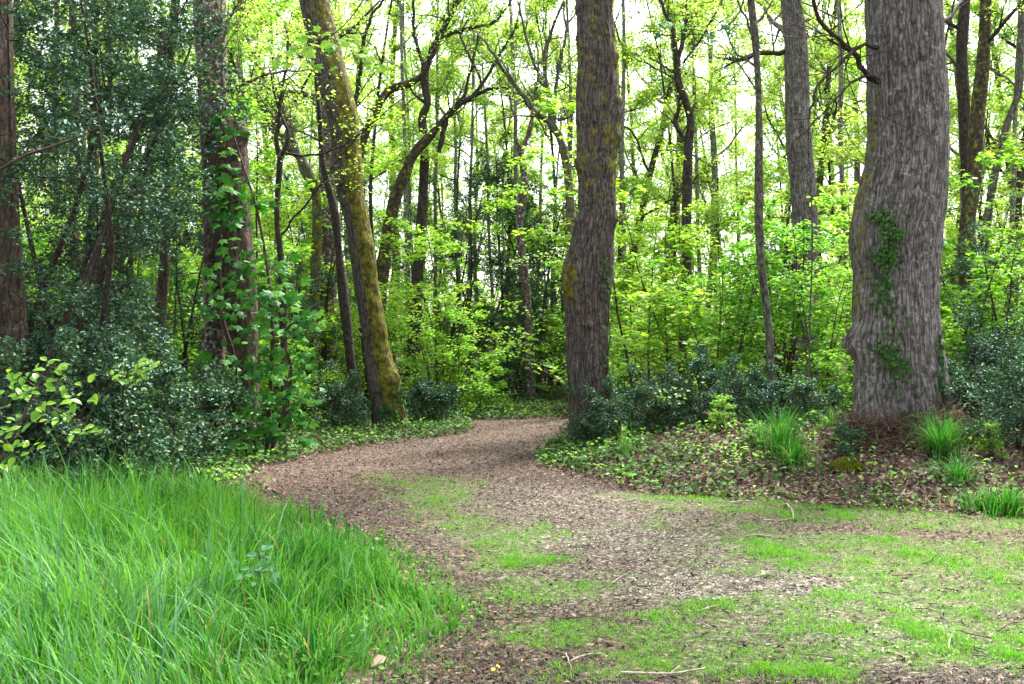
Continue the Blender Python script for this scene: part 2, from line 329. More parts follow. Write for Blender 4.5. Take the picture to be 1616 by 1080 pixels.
GB = [(700, 790, .35, 1.3, .55), (800, 860, .4, .6, .6), (850, 930, .4, .45, .5), (980, 1010, .5, .3, .45), (1180, 1000, .7, .2, .3), (1330, 1040, .8, .25, .45), (1560, 950, .9, .3, .7), (1300, 860, .7, .3, .6), (1080, 800, .8, .35, .6), (1520, 880, 1.5, .75, 1.3), (1400, 872, 1.1, .45, 1.0), (1620, 930, .8, .5, 1.0), (1060, 783, .6, .2, 2.2), (1150, 788, .7, .2, 2.4), (1260, 802, .8, .25, 2.2), (1430, 815, 1.0, .22, 2.2), (1590, 832, .8, .3, 1.6),
      (1150, 830, .9, .5, .7), (1450, 1000, .9, .4, .75), (1250, 1045, .6, .3, .7), (1600, 1020, .7, .4, .8), (900, 1000, .45, .28, .95), (870, 935, .5, .3, .9),
      (1000, 985, .45, .25, .9), (1090, 1045, .5, .25, .8), (950, 1060, .3, .2, .7), (800, 890, .35, .4, .7), (760, 830, .45, .6, 1.15), (690, 785, .45, .9, 1.1), (620, 760, .45, .6, .7), (820, 890, .3, .3, .8),
      (840, 850, .3, .35, .6), (1300, 900, .8, .3, .5), (1200, 960, .8, .3, .4), (1350, 950, .8, .3, .45), (700, 1060, .25, .3, .5)]
LB = [(830, 700, 1.6, 3.0, .12), (900, 810, 1.6, 1.6, .30), (1050, 860, 1.4, .8, .42), (1250, 930, 1.4, .6, .40), (1400, 1000, 1.2, .5, .3), (1100, 930, 1.0, .5, .3), (1500, 1040, 1, .5, .25), (930, 780, .8, .9, .2)]
def blobs(B, x, y):
    r = np.zeros_like(x)
    for px, py, rx, ry, wt in B:
        gx, gy = G(px, py); r += wt*np.exp(-((x-gx)/rx)**2-((y-gy)/ry)**2)
    return r
def turf_density(x, y):
    b = blobs(GB, x, y)*smooth(.25, .58, fbm2(x, y, 1.7, 21)+.12*np.clip(blobs(GB, x, y), 0, 1.2))
    h = fbm2(x, y, 6.5, 33)*.6+.4*fbm2(x, y, 2.4, 37)+.14*np.clip(b-.3, 0, 1); return 1.4*b*(.14+.86*smooth(.38, .60, h))
def lightness(x, y): return np.clip(blobs(LB, x, y), 0, .55)
def warp_axis(a, b, c, k, n):
    u = np.linspace(-1, 1, n); s = np.sinh(k*u)/math.sinh(k); return np.where(s < 0, c+s*(c-a), c+s*(b-c))
xs = warp_axis(-130, 130, 0, 5.2, 380); ys = warp_axis(-30, 190, 7, 4.6, 400)
X, Y = np.meshgrid(xs, ys); xf = X.ravel(); yf = Y.ravel(); zf = gz(xf, yf)
zf = zf+(fbm2(xf, yf, 9, 5)-.5)*.025
nx = len(xs); ny = len(ys)
ii = np.arange(ny-1)[:, None]*nx; jj = np.arange(nx-1)[None]
Q = np.stack([ii+jj, ii+jj+1, ii+nx+jj+1, ii+nx+jj], 2).reshape(-1, 4)
sdP = sdist(PATH, xf, yf); sdG = sdist(GRASS, xf, yf)
gr = np.clip(turf_density(xf, yf), 0, 1)*.42 + .35*smooth(.2, -.3, sdG)
gr += .25*smooth(.3, 1.5, sdP)*(fbm2(xf, yf, .8, 51))
lt = lightness(xf, yf)
mb = MB(); mb.add(np.stack([xf, yf, zf], 1), [Q], light=lt*.6, grassy=gr)
tag(put('ground', mb.mesh('ground', ground_mat('forest_soil', False))), 'brown forest floor of earth and leaf litter', 'ground', kind='structure')
keep = (sdP[Q] < .06).all(1) & (np.abs(yf[Q][:, 0]) < 40)
Qp = Q[keep]; used, inv = np.unique(Qp, return_inverse=True)
mb = MB(); mb.add(np.stack([xf, yf, zf+.006], 1)[used], [inv.reshape(-1, 4)], light=(lt+.12)[used], grassy=gr[used])
tag(put('path', mb.mesh('path', ground_mat('bark_chip_path', True))), 'woodchip path bending into the wood', 'path', kind='structure')

# loose chips, litter, turf
rs = rng(1)
def scatter(n, dmin, dmax, power=1.0, xr=.56):
    d = dmin+(dmax-dmin)*rs.uniform(0, 1, n)**power; return rs.uniform(-xr, xr, n)*d, d
x, y = scatter(300000, 4.3, 20, 1.5); s = sdist(PATH, x, y); td = turf_density(x, y)
k = (s < .1) & (rs.uniform(0, 1, len(x)) < (.55-.4*np.clip(td, 0, 1))*smooth(0, .3, .25-s))
x = x[k]; y = y[k]; n = len(x); L = lightness(x, y)
ch = np.clip(rs.beta(1.4, 2.6, n)*(.62+.6*L)+L*.75*rs.uniform(.3, 1, n), 0, 1)
tp = (np.array([[-.5, -.16, 0], [.5, -.13, .03], [.52, .12, -.02], [-.48, .17, .02]]), [[0, 1, 2, 3]])
mb = MB(); leaves(mb, rs, np.stack([x, y, gz(x, y)+.014], 1), .010+.022*rs.uniform(0, 1, n)**2+.0008*y, tp, tilt=.35, rnd=ch)
tag(put('wood_chips', mb.mesh('wood_chips', M['chips'], False)), 'loose beige and brown wood chips over the path', 'wood chips', kind='stuff')
# dead leaves
x, y = scatter(120000, 4.4, 24, 1.1, .6); s = sdist(PATH, x, y); sg = sdist(GRASS, x, y)
bank = smooth(-.5, .2, y-edge_y(x))*smooth(.6, 1.2, x)
pr = np.where(s < 0, .045+.10*smooth(-.8, 0, s), np.where(sg < .1, .02, .35))+bank*.5
k = rs.uniform(0, 1, len(x)) < pr*.95
x = x[k]; y = y[k]; mb = MB()
leaves(mb, rs, np.stack([x, y, gz(x, y)+np.where(sdist(PATH, x, y) < 0, .014, .028)], 1), np.where(sdist(PATH, x, y) < 0, .030, .052), (T_oval(.32)[0]*[1, 1, 1.8], T_oval()[1]), tilt=np.where(sdist(PATH, x, y) < 0, .15, .5)[:, None])
tag(put('leaf_litter', mb.mesh('leaf_litter', M['litter'], False)), 'dry brown fallen leaves scattered beside the path', 'fallen leaves', kind='stuff')
def blades(mb, rs, x, y, z, h, wd, lean, seg, rnd, azm=None):
    n = len(x); az = rs.uniform(0, 2*np.pi, n) if azm is None else azm; la = lean*rs.uniform(.15, 1.2, n)
    t = np.linspace(0, 1, seg+1); dx = np.cos(az); dy = np.sin(az)
    out = (la[:, None]*t[None]**1.9)*h[:, None]; up = h[:, None]*(t[None]-.42*np.clip(la, 0, 1.6)[:, None]*t[None]**2.4)
    c = np.stack([x[:, None]+dx[:, None]*out, y[:, None]+dy[:, None]*out, z[:, None]+up], 2)
    fa = az+np.pi/2+rs.normal(0, .5, n); sx = np.cos(fa); sy = np.sin(fa); ww = wd[:, None]*(1-t[None]**1.6)*.5+.0004
    off = np.stack([sx[:, None]*ww, sy[:, None]*ww, np.zeros_like(ww)], 2)
    v = np.stack([c-off, c+off], 2).reshape(n, -1, 3); k = 2*(seg+1)
    fq = np.array([[2*i, 2*i+1, 2*i+3, 2*i+2] for i in range(seg)])
    mb.add(v.reshape(-1, 3), [(np.arange(n)[:, None, None]*k+fq[None]).reshape(-1, 4)], rnd=np.repeat(rnd, k))
x, y = scatter(520000, 4.3, 15, 1.25, .58); td = turf_density(x, y)
k = rs.uniform(0, 1, len(x)) < np.clip(td*.8, 0, .95); x = x[k]; y = y[k]; n = len(x)
mb = MB(); blades(mb, rs, x, y, gz(x, y), rs.uniform(.015, .045, n)*(.6+1.6*smooth(.45, .8, fbm2(x, y, 4.0, 91))), np.full(n, .0032), .7, 2, np.clip(rs.beta(2, 2, n), 0, 1))
tag(put('short_grass', mb.mesh('short_grass', M['turf'])), 'short bright green grass in patches on the clearing', 'grass', kind='stuff')
print('turf', n)
# tall grass
x, y = scatter(260000, 3.3, 10.8, 1.2, .66)
sg = sdist(GRASS, x, y); cl = fbm2(x, y, 1.3, 61)
k = (sg < .08+.6*(cl-.5)) & (rs.uniform(0, 1, len(x)) < (.16+.5*smooth(.35, .65, fbm2(x, y, 4.0, 64)))*np.where(y < 5, .8, 1)*smooth(.15, -.5, sg)); x = x[k]; y = y[k]; n = len(x); cl = fbm2(x, y, 1.3, 61); sg = sdist(GRASS, x, y)
cl2 = fbm2(x, y, 3.2, 63); h = rs.uniform(.09, .31, n)*(.1+1.85*smooth(.15, .9, fbm2(x, y, 5.0, 67))*.6+.9*cl2)*(.7+.7*cl)*(.45+.55*smooth(0, -.9, sg))*(.85+.6*smooth(-.5, -3, x))
tall = rs.uniform(0, 1, n) < .04+.16*smooth(-.6, -1.8, x)*smooth(7, 4.6, y); h = np.where(tall, h*1.6, h)
rn = np.clip(.02+.75*vn2(x, y, 2.8, 7)+rs.normal(0, .17, n), 0, .9); rn = np.clip(rn, 0, .72); rn = np.where(tall & (rs.uniform(0, 1, n) < .6), .8, rn); rn = np.where(rs.uniform(0, 1, n) < .012, 1, rn)
mb = MB(); blades(mb, rs, x, y, gz(x, y), h, np.where(tall, .014, np.where(rs.uniform(0, 1, n) < .3, .013, rs.uniform(.005, .009, n))), .68, 4, rn, azm=2*np.pi*(1.6*vn2(x, y, 1.6, 66))+rs.normal(0, .9, n))
tag(put('tall_grass', mb.mesh('tall_grass', M['grass'])), 'lush knee high green grass in the left foreground', 'grass', kind='stuff')
print('grass', n)
x, y = scatter(9000, 4.2, 10.6, 1.2, .62); sg = sdist(GRASS, x, y); k = (sg < .25) & (rs.uniform(0, 1, len(x)) < .75*np.exp(-(sg+.1)**2/.12)+.25*smooth(.5, .7, fbm2(x, y, 2.2, 88))); x = x[k]; y = y[k]
mb = MB(); leaves(mb, rs, np.stack([x, y, gz(x, y)+rs.uniform(.02, .20, len(x))*smooth(.2, -.6, sg[k])+.02], 1), .034, T_ovate(), tilt=.4)
tag(put('meadow_weeds', mb.mesh('meadow_weeds', M['maple'])), 'small broad leaved weeds between the grass blades on the verge', 'weeds', kind='stuff')

# ---------------------------------------------------------------- growing things
def bpath(rs, start, d, length, n, wander, up):
    p = np.array(start, float); d = np.array(d, float); out = [p.copy()]
    for i in range(n):
        d = d+rs.normal(0, wander, 3); d[2] += up; d /= np.linalg.norm(d); p = p+d*length/n; out.append(p.copy())
    return np.array(out)
def hdir(rs, el, az=None):
    az = rs.uniform(0, 2*np.pi) if az is None else az
    return np.array([math.cos(az)*math.cos(el), math.sin(az)*math.cos(el), math.sin(el)])
def sprays(rs, wood, LP, LD, start, d, length, r, lvl, nsub, nleaf, up=.03, wander=.16, spread=1.0, flat=.25, moss=0):
    """a branch with side branches; leaf points are collected along the last level"""
    n = {3: 7, 2: 5, 1: 4, 0: 3}[lvl]; pts = bpath(rs, start, d, length, n, wander, up)
    rad = np.linspace(r, max(r*.3, .002), n+1)
    tube(wood, pts, rad, {3: 7, 2: 5, 1: 4, 0: 3}[lvl], cap=False, moss=moss)
    if lvl == 0:
        for q in rs.uniform(.15, 1.0, nleaf):
            i = min(int(q*n), n-1); p = pts[i]+(pts[i+1]-pts[i])*(q*n-i); LP.append(p); LD.append(pts[i+1]-pts[i])
        return
    k = nsub[lvl-1]
    for q in np.linspace(.25, 1.0, k)+rs.uniform(-.06, .06, k):
        q = float(np.clip(q, .1, .99)); i = min(int(q*n), n-1); p = pts[i]+(pts[i+1]-pts[i])*(q*n-i)
        t = pts[i+1]-pts[i]; t /= np.linalg.norm(t)
        sd = rs.normal(0, 1, 3)*[1, 1, flat*2]; sd -= (sd@t)*t; sd /= np.linalg.norm(sd); nd_ = t*.75+sd*spread*.85; nd_[2] *= (1-flat*.3)
        nd_ /= np.linalg.norm(nd_)
        sprays(rs, wood, LP, LD, p, nd_, length*rs.uniform(.32, .55)*(1.15-q*.45), rad[i]*.5, lvl-1, nsub, nleaf, up*.6, wander*1.1, spread, flat, moss)
def leafmesh(name, rs, LP, LD, size, tpl, mat, tilt=.4, jit=.03, dup=1):
    LP = np.repeat(np.array(LP), dup, 0); LD = np.repeat(np.array(LD), dup, 0)
    LP = LP+rs.normal(0, jit, LP.shape); LD = unit(LD)*.6+rs.normal(0, .7, LD.shape)*[1, 1, .3]
    mb = MB(); leaves(mb, rs, LP, size, tpl, dirs=LD, tilt=tilt); return mb.mesh(name, mat, False)

def make_tree(seed, H, r0, first, nl, limbL, barkm, leafm, leafsize=.085, nsub=(5, 6, 6), nleaf=9, lean=.03, moss=.0, el=.75, dup=2, tpl=None):
    rs = rng(seed); wood = MB(); LP = []; LD = []
    tr = bpath(rs, (0, 0, -.3), (rs.normal(0, lean), rs.normal(0, lean), 1), H, 14, .05, .03)
    rad = np.interp(np.linspace(0, 1, 15), [0, .04, .5, 1], [r0*1.35, r0, r0*.62, r0*.1])
    p2, r2 = spline(tr, rad, .35); tube(wood, p2, r2, 12, moss=moss, cap=False)
    az = rs.uniform(0, 6)
    for j in range(nl):
        q = first/H+(1-first/H)*(j+rs.uniform(0, .8))/nl; q = min(q, .97); i = int(q*14); p = tr[i]+(tr[min(i+1, 14)]-tr[i])*(q*14-i); az += 2.4+rs.normal(0, .4)
        L = limbL*(1.15-.7*(q-first/H)/(1-first/H))*rs.uniform(.7, 1.2)
        sprays(rs, wood, LP, LD, p, hdir(rs, el*rs.uniform(.4, 1.15), az), L, np.interp(q, [0, .5, 1], [r0, r0*.62, r0*.1])*.42+.01, 3, nsub, nleaf, .05, .2, moss=moss)
    return wood.mesh('trunk', barkm), leafmesh('crown', rs, LP, LD, leafsize, tpl or T_quad(), leafm, .45, .10, dup), len(LP)
def proto(name, loc, cat, meshes, label='', group=None):
    e = empty(name, loc, label, cat, group)
    for nm, me in meshes: put(nm, me, e)
    return e

# background tree variants
TV = []
for i, (H, r0, first, nl, LL, bm, lm, ms) in enumerate([
        (19, .15, 5.5, 13, 4.2, 'silver', 'crown', .15), (22, .20, 7.5, 12, 5.0, 'dark', 'crown', .3), (17, .11, 4.0, 13, 3.4, 'silver', 'crown2', .1),
        (21, .17, 6.0, 12, 4.6, 'dark', 'crown', .35), (15, .09, 3.0, 13, 3.0, 'dark', 'crown2', .1), (24, .24, 9.0, 12, 5.6, 'grey', 'crown', .3), (21, .085, 8.0, 8, 2.4, 'silver', 'crown', .1), (19, .07, 5.0, 9, 2.0, 'dark', 'crown', .1)]):
    a, b, n = make_tree(100+i, H, r0, first, nl, LL, M[bm], M[lm], .10, (4, 5, 5), 6, moss=ms, dup=2)
    TV.append((a, b)); print('tree', i, n)
def tree_at(px, d, v, sc, rz, label, group=None, cat='tree'):
    x = (px-808)/F*d; a, b = TV[v]
    e = proto('broadleaf_tree', (x, d, gzs(x, d)), cat, [('trunk', a), ('crown', b)], label, group); e.scale = (sc,)*3; e.rotation_euler = (0, 0, rz); return e
# saplings of the understorey
def make_sapling(seed, H, stems, leafm, size, tpl, nside=10, nleaf=7, spread=.35, jit=.03, dup=1):
    rs = rng(seed); wood = MB(); LP = []; LD = []
    for s in range(stems):
        tr = bpath(rs, (rs.normal(0, .12), rs.normal(0, .12), -.1), hdir(rs, rs.uniform(1.0, 1.45)) if stems > 1 else (0, 0, 1), H*rs.uniform(.65, 1.05), 9, .07, .06)
        tube(wood, tr, np.linspace(.016+.002*H, .004, 10), 6, cap=False)
        for j in range(nside):
            q = rs.uniform(.08, .99); i = min(int(q*9), 8); p = tr[i]+(tr[i+1]-tr[i])*(q*9-i)
            sprays(rs, wood, LP, LD, p, hdir(rs, rs.uniform(-.05, .4)), H*spread*(1.1-.75*q)*rs.uniform(.6, 1.2), .007, 2, (4, 4), nleaf, -.02, .1, 1.1, .0)
    return wood.mesh('stems', M['twig']), leafmesh('leaves', rs, LP, LD, size, tpl, leafm, .30, jit, dup), len(LP)
SV = []
for i, (H, st, lm, sz, tpl, ns, sprd) in enumerate([(4.4, 5, 'under', .10, T_oval(.33), 8, .36), (3.4, 6, 'under', .095, T_oval(.33), 7, .40), (6.5, 3, 'crown2', .105, T_oval(.33), 15, .27),
                                          (3.8, 3, 'maple2', .13, T_maple(), 9, .36), (6.0, 2, 'crown2', .125, T_maple(), 16, .30), (2.2, 5, 'under', .085, T_oval(.33), 6, .42), (8.5, 3, 'crown', .105, T_oval(.33), 20, .22), (7.5, 2, 'under', .12, T_oval(.33), 20, .25)]):
    a, b, n = make_sapling(200+i, H, st, M[lm], sz, tpl, ns, 5 if sz < .13 else 3, sprd, .05, 1); SV.append((a, b)); print('sap', i, n)
def sapling_at(px, d, v, sc, rz, label, group=None, x=None):
    x = (px-808)/F*d; a, b = SV[v]
    e = proto('sapling', (x, d, gzs(x, d)), 'sapling', [('stems', a), ('leaves', b)], label, group); e.scale = (sc,)*3; e.rotation_euler = (0, 0, rz); return e
# holly
def make_holly(seed, H, rad, nb, size, tpl, nleaf=9, dens_low=1.0, dup=1):
    rs = rng(seed); wood = MB(); LP = []; LD = []
    for s in range(2 if H > 3 else 3):
        tr = bpath(rs, (rs.normal(0, .15), rs.normal(0, .15), -.1), hdir(rs, rs.uniform(1.2, 1.5)), H*rs.uniform(.8, 1.05), 9, .09, .04)
        tube(wood, tr, np.linspace(.012+.006*H, .006, 10), 7, cap=False)
        for j in range(nb//(2 if H > 3 else 3)):
            q = rs.uniform(.04, .99)**dens_low; i = min(int(q*9), 8); p = tr[i]+(tr[i+1]-tr[i])*(q*9-i)
            sprays(rs, wood, LP, LD, p, hdir(rs, rs.uniform(-.25, .6)), rad*(1.15-.6*q)*rs.uniform(.6, 1.25), .010, 2, (5, 6), nleaf, .01, .2, 1.0, .6)
    return wood.mesh('stems', M['dark']), leafmesh('leaves', rs, LP, LD, size, tpl, M['holly'], .7, .035, dup), len(LP)
HV = []
for i, a in enumerate([(8.5, 1.7, 50, .062, T_holly(), 8, 1.0), (7.5, 1.5, 50, .060, T_holly(), 8, 1.15), (6.0, 1.4, 46, .062, T_holly(), 9, 1.2), (1.7, .75, 24, .055, T_holly(), 7, 1.0), (1.1, .65, 18, .055, T_holly(), 7, 1.0)]):
    w_, l_, n = make_holly(300+i, *a); HV.append((w_, l_)); print('holly', i, n)
def holly_at(px, d, v, sc, rz, label, group=None):
    x = (px-808)/F*d; a, b = HV[v]
    nm = 'holly_tree' if v < 3 else 'holly_shrub'
    if v >= 3 and px > 900: sc *= .82
    e = proto(nm, (x, d, gzs(x, d)), 'holly', [('stems', a), ('leaves', b)], label, group); e.scale = (sc,)*3; e.rotation_euler = (0, 0, rz); return e

# ---------------------------------------------------------------- traced trees
def trace(spec, d, top=None, base=True, flare=1.25):
    """spec: (px, py, width_px) from the top down; returns world points and radii, base first"""
    pts = []; rad = []
    for s in reversed(spec):
        dd = s[3] if len(s) > 3 else d
        pts.append(P(s[0], s[1], dd)); rad.append(s[2]/2*dd/F)
    if base:
        b = pts[0].copy(); g = gzs(b[0], b[1])
        if b[2] > g+.35:
            v = pts[1]-pts[0]; k = (b[2]-g)/max(v[2], .05); k = min(k, 2.5); b2 = b-v*k*.6; b2[2] = g; pts.insert(0, b2); rad.insert(0, rad[0]*1.12)
        b = pts[0].copy(); b[2] = min(b[2], g)-.25; pts.insert(0, b); rad.insert(0, rad[0]*flare)
    return pts, rad
def hero(name, cat, label, spec, d, mat, H=11, seg=48, step=.08, ridge=.01, bumps=(), mossf=None, crown=None, moss=0., flare=1.25, group=None, branches=(), seed=0, rf=(16, 2.2), extra=None, lumps=.02, bare=False, fl=.22):
    pts, rad = trace(spec, d, flare=flare); rs = rng(900+seed)
    if H:
        v = pts[-1]-pts[-2]; v /= np.linalg.norm(v); v = unit((v+np.array([0, 0, .8]))[None])[0]
        n = 4; hh = max(1.0, H-pts[-1][2]); r1 = rad[-1]
        for i in range(n):
            v = unit((v+rs.normal(0, .08, 3)+[0, 0, .1])[None])[0]; pts.append(pts[-1]+v*hh/n); rad.append(r1*(1-.75*(i+1)/n))
    p2, r2 = spline(pts, rad, step); base = p2[0].copy()
    B = [(P(a[0], a[1], a[2]), a[3], a[4]) for a in bumps]
    def disp(v, b, nr):
        q = b*np.array([rf[0], rf[0], rf[1]]); q = q+(np.stack([vn(b*3, 5), vn(b*3, 6), vn(b*3, 7)], 1)-.5)*1.2
        r = 1-np.abs(2*vn(q, 11+seed)-1); r2_ = 1-np.abs(2*vn(q*2.1, 12+seed)-1)
        dd = -ridge*(r**3*1.4+.5*r2_**2)+ridge*.6+lumps*(vn(b*[2.5, 2.5, 1.6], 13+seed)-.5)*2
        g_ = gzs(p2[1][0], p2[1][1]); an = np.arctan2(b[:, 1], b[:, 0]); dd = dd+r2[2]*fl*np.exp(-np.clip(v[:, 2]-g_+.1, 0, 9)/(.8*r2[2]))*np.clip(.35+np.cos(5*an+seed)+.5*np.cos(3*an+2*seed), 0, 2)
        for c, a, s in B:
            d2 = ((v-c)**2).sum(1); dd = dd+a*np.exp(-d2/s**2)*(1+.5*(vn(v*22, 14)-.5))
        return dd
    cen = lambda z: np.array([np.interp(z, p2[:, 2], p2[:, k]) for k in range(3)]).T
    e = empty(name, (pts[0][0], pts[0][1], gzs(pts[0][0], pts[0][1])), label, cat, group)
    wood = MB(); tube(wood, p2, r2, seg, disp=disp, moss=moss, mossf=mossf)
    LP = []; LD = []
    me = wood.mesh('trunk', mat); off = np.array(e.location)
    def attach(nm, me_):
        me_.transform(__import__('mathutils').Matrix.Translation(-e.location)); return put(nm, me_, e)
    attach('trunk', me)
    for bs in branches:      # traced limbs: list of specs from the trunk outwards
        bw = MB(); bp, br = zip(*[(P(s[0], s[1], s[3] if len(s) > 3 else d), s[2]/2*(s[3] if len(s) > 3 else d)/F) for s in bs])
        sp, sr = spline(bp, br, .12); wob = rs.normal(0, .012, sp.shape); wob[0] = 0; sp = sp+wob
        tube(bw, sp, sr*(1+rs.uniform(-.12, .12, len(sr))), 8, moss=.25)
        LP2 = []; LD2 = []
        n = len(sp)
        for q in rs.uniform(.25, .98, int(2+len(bs)*1.6)):
            i = int(q*(n-1)); t = sp[min(i+1, n-1)]-sp[i]; t /= max(np.linalg.norm(t), 1e-6); dd = t+rs.normal(0, .8, 3)+[0, 0, .3]; dd /= np.linalg.norm(dd)
            sprays(rs, bw, LP2, LD2, sp[i], dd, rs.uniform(.5, 1.4), max(sr[i]*.35, .006), 1, (5,), 4, .04, .22)
        attach('branch', bw.mesh('branch', mat if mat is not M['oak'] else M['dark']))
        if not bare: LP += LP2; LD += LD2
    if crown:
        bw = MB(); nl, L, q0, lm, ls = crown; zt = pts[-1][2]
        for j in range(nl):
            q = q0+(1-q0)*(j+.5)/nl; i = int(q*(len(p2)-1))
            sprays(rs, bw, LP, LD, p2[i], hdir(rs, rs.uniform(.3, .9)), L*rs.uniform(.7, 1.2)*(1.2-.5*q), max(r2[i]*.4, .02), 3, (4, 5, 5), 7, .05, .2)
        attach('limb', bw.mesh('limb', mat))
    if LP:
        lm = crown[3] if crown else 'crown2'; attach('crown', leafmesh('crown', rs, LP, LD, crown[4] if crown else .055, T_oval(.33), M[lm], .4, .06))
    def surf(px, py, out=0.0):
        # point on the trunk's near side that shows at (px, py)
        z = HC-(py-540)/F*d; c = cen(z); r = np.interp(z, p2[:, 2], r2); xx = (px-808)/F*(d-r*.7); dx = np.clip(xx-c[0], -r*.98, r*.98)
        yy = c[1]-math.sqrt(max(r*r-dx*dx, 1e-6)); n = np.array([dx, yy-c[1], 0])/r
        return np.array([c[0]+dx, yy, z])+n*out, n
    return e, surf, p2, r2

T1spec = [(1424, -60, 114), (1425, 0, 116), (1430, 125, 118), (1432, 225, 122), (1429, 270, 127), (1421, 320, 136), (1413, 375, 137), (1413, 430, 127), (1414, 520, 130), (1417, 590, 133), (1420, 650, 140), (1422, 690, 165)]
def moss1(v, n):  # left edge and foot
    return .1*smooth(.2, -.9, n[:, 0])+.30*smooth(-.7, -1, n[:, 0])*smooth(1.2, 2.2, v[:, 2])*smooth(6, 4, v[:, 2])+.35*smooth(1.1, .6, v[:, 2])*smooth(.0, .8, n[:, 0])+.25*smooth(.8, 1, n[:, 0])*smooth(2.2, 1, v[:, 2])
oak, surf1, _, _ = hero('oak_tree', 'tree', 'massive grey brown oak trunk with a bend at right of the clearing, deeply furrowed bark', T1spec, 12.3, M['oak'], 12, 150, .035, .016,
    bumps=[(1352, 540, 12.2, .20, .17), (1368, 540, 11.9, .06, .2), (1345, 385, 12.3, .03, .25)], mossf=moss1, crown=(7, 3.4, .72, 'crown2', .09), seed=1, rf=(21, 2.6), fl=.13, flare=1.25, bare=True,
    branches=[[(1385, 128, 11, 12.1), (1368, 117, 9, 12.0), (1346, 85, 8, 11.8), (1318, 55, 7, 11.6), (1291, 25, 6, 11.4), (1280, -10, 5, 11.3), (1268, -50, 4, 11.2)],
              [(1385, 76, 8, 12.0), (1368, 75, 6, 11.9), (1348, 78, 6, 11.7), (1336, 92, 6, 11.6), (1301, 122, 5, 11.4), (1282, 160, 4, 11.2), (1278, 185, 3, 11.1)],
              [(1380, 122, 6, 12.0), (1366, 120, 4, 11.9), (1341, 135, 3.5, 11.7), (1300, 175, 3, 11.5), (1262, 215, 2.5, 11.3), (1235, 250, 2, 11.2)],
              [(1470, 45, 10, 12.2), (1488, 35, 8, 12.3), (1506, 17, 7, 12.5), (1521, 0, 6, 12.7), (1550, -35, 4, 12.9)]])
T2spec = [(938, -60, 60), (938, 0, 62), (940, 50, 61), (943, 100, 63), (942, 165, 67), (944, 215, 64), (942, 250, 60), (944, 290, 57), (942, 340, 62), (936, 375, 68), (932, 405, 75), (929, 440, 80), (928, 480, 73), (927, 540, 70), (928, 590, 68), (933, 640, 66), (936, 690, 70), (937, 712, 80)]
def moss2(v, n):
    k = fbm2(v[:, 2]*1.3+n[:, 0]*1.1, v[:, 2]*.2+n[:, 0], 1.3, 4)
    return .36*smooth(2.9, 4.2, v[:, 2])*smooth(.3, .6, k)+.1*smooth(.2, 1, n[:, 0])+.6*np.exp(-((v[:, 2]-2.5)/.45)**2)*smooth(-.1, -.8, n[:, 0])+.3*smooth(.6, .2, v[:, 2])*smooth(.0, .8, n[:, 0])
ctr, surf2, _, _ = hero('lime_tree', 'tree', 'knobbly dark trunk with burls and mossy patches standing alone at the bend of the path', T2spec, 15.0, M['knobbly'], 12, 130, .035, .014,
    bumps=[(911, 258, 14.9, 0.075, 0.098), (973, 180, 14.9, 0.062, 0.098), (974, 160, 14.9, 0.062, 0.082), (974, 218, 14.9, 0.050, 0.082), (975, 345, 14.8, 0.087, 0.123), (913, 345, 14.8, 0.075, 0.098), (899, 455, 14.85, 0.100, 0.131), (893, 420, 14.9, 0.062, 0.148),
           (926, 512, 14.66, 0.087, 0.074), (958, 258, 14.7, 0.075, 0.082), (910, 60, 14.9, 0.050, 0.082), (914, 15, 14.9, 0.050, 0.082), (970, 90, 14.9, 0.037, 0.082), (936, 300, 14.7, 0.037, 0.082), (905, 190, 14.9, 0.050, 0.082)],
    mossf=moss2, crown=(7, 3.0, .72, 'crown2', .09), seed=2, rf=(22, 2.6), flare=1.25, lumps=.028)
T3spec = [(484, -50, 42.8), (495, 0, 46.5), (518, 100, 48.4), (531, 150, 51.2), (543, 200, 50.2), (549, 250, 46.5), (553, 300, 40.9), (564, 350, 38.1), (572, 400, 39.1), (579, 450, 40.0), (587, 500, 40.9), (594, 550, 42.8), (604, 600, 50.2), (612, 640, 50.2), (618, 675, 53.9)]
def moss3(v, n):
    return .05+.66*smooth(-.45, .35, n[:, 0]-.25*n[:, 1]*0)*smooth(6.6, 5.0, v[:, 2])+.25*smooth(-.4, .4, n[:, 0])+.15*smooth(4.6, 6.5, v[:, 2])
mossy, surf3, _, _ = hero('leaning_tree', 'tree', 'leaning trunk thickly coated in yellow green moss along its right side, left of the path', T3spec, 18.4, M['knobbly'], 11, 80, .05, .012,
    lumps=.03, bumps=[(580, 385, 18.2, .05, .15), (585, 415, 18.2, .03, .2), (622, 600, 18.2, .08, .2), (605, 520, 18.2, .03, .2)], mossf=moss3, crown=(6, 3.0, .75, 'crown', .055), seed=3, rf=(14, 1.6), flare=1.2)
hero('pale_tree', 'tree', 'tall pale trunk blotched with grey lichen, left of the pair crossing behind the sycamore leaves',
     [(330, -60, 50), (331, 0, 50), (336, 150, 46), (341, 300, 42), (342, 400, 40), (339, 520, 34), (336, 640, 36), (334, 700, 46)], 15.2, M['pale'], 12, 64, .06, .006, moss=.0, crown=(6, 3, .72, 'crown', .055), seed=4, lumps=.012,
     branches=[[(325, 128, 8, 15.0), (340, 132, 7, 14.8), (352, 142, 8, 14.7), (378, 136, 5, 14.5), (410, 120, 4, 14.3), (450, 113, 3, 14.2), (500, 110, 2, 14)],
               [(352, 142, 8, 14.75), (350, 165, 8, 14.75), (351, 200, 9, 14.8), (352, 230, 8, 14.9)], [(352, 142, 5, 14.7), (347, 100, 5, 14.6), (352, 60, 5, 14.5), (368, 20, 4, 14.4), (385, -10, 3, 14.3)]])
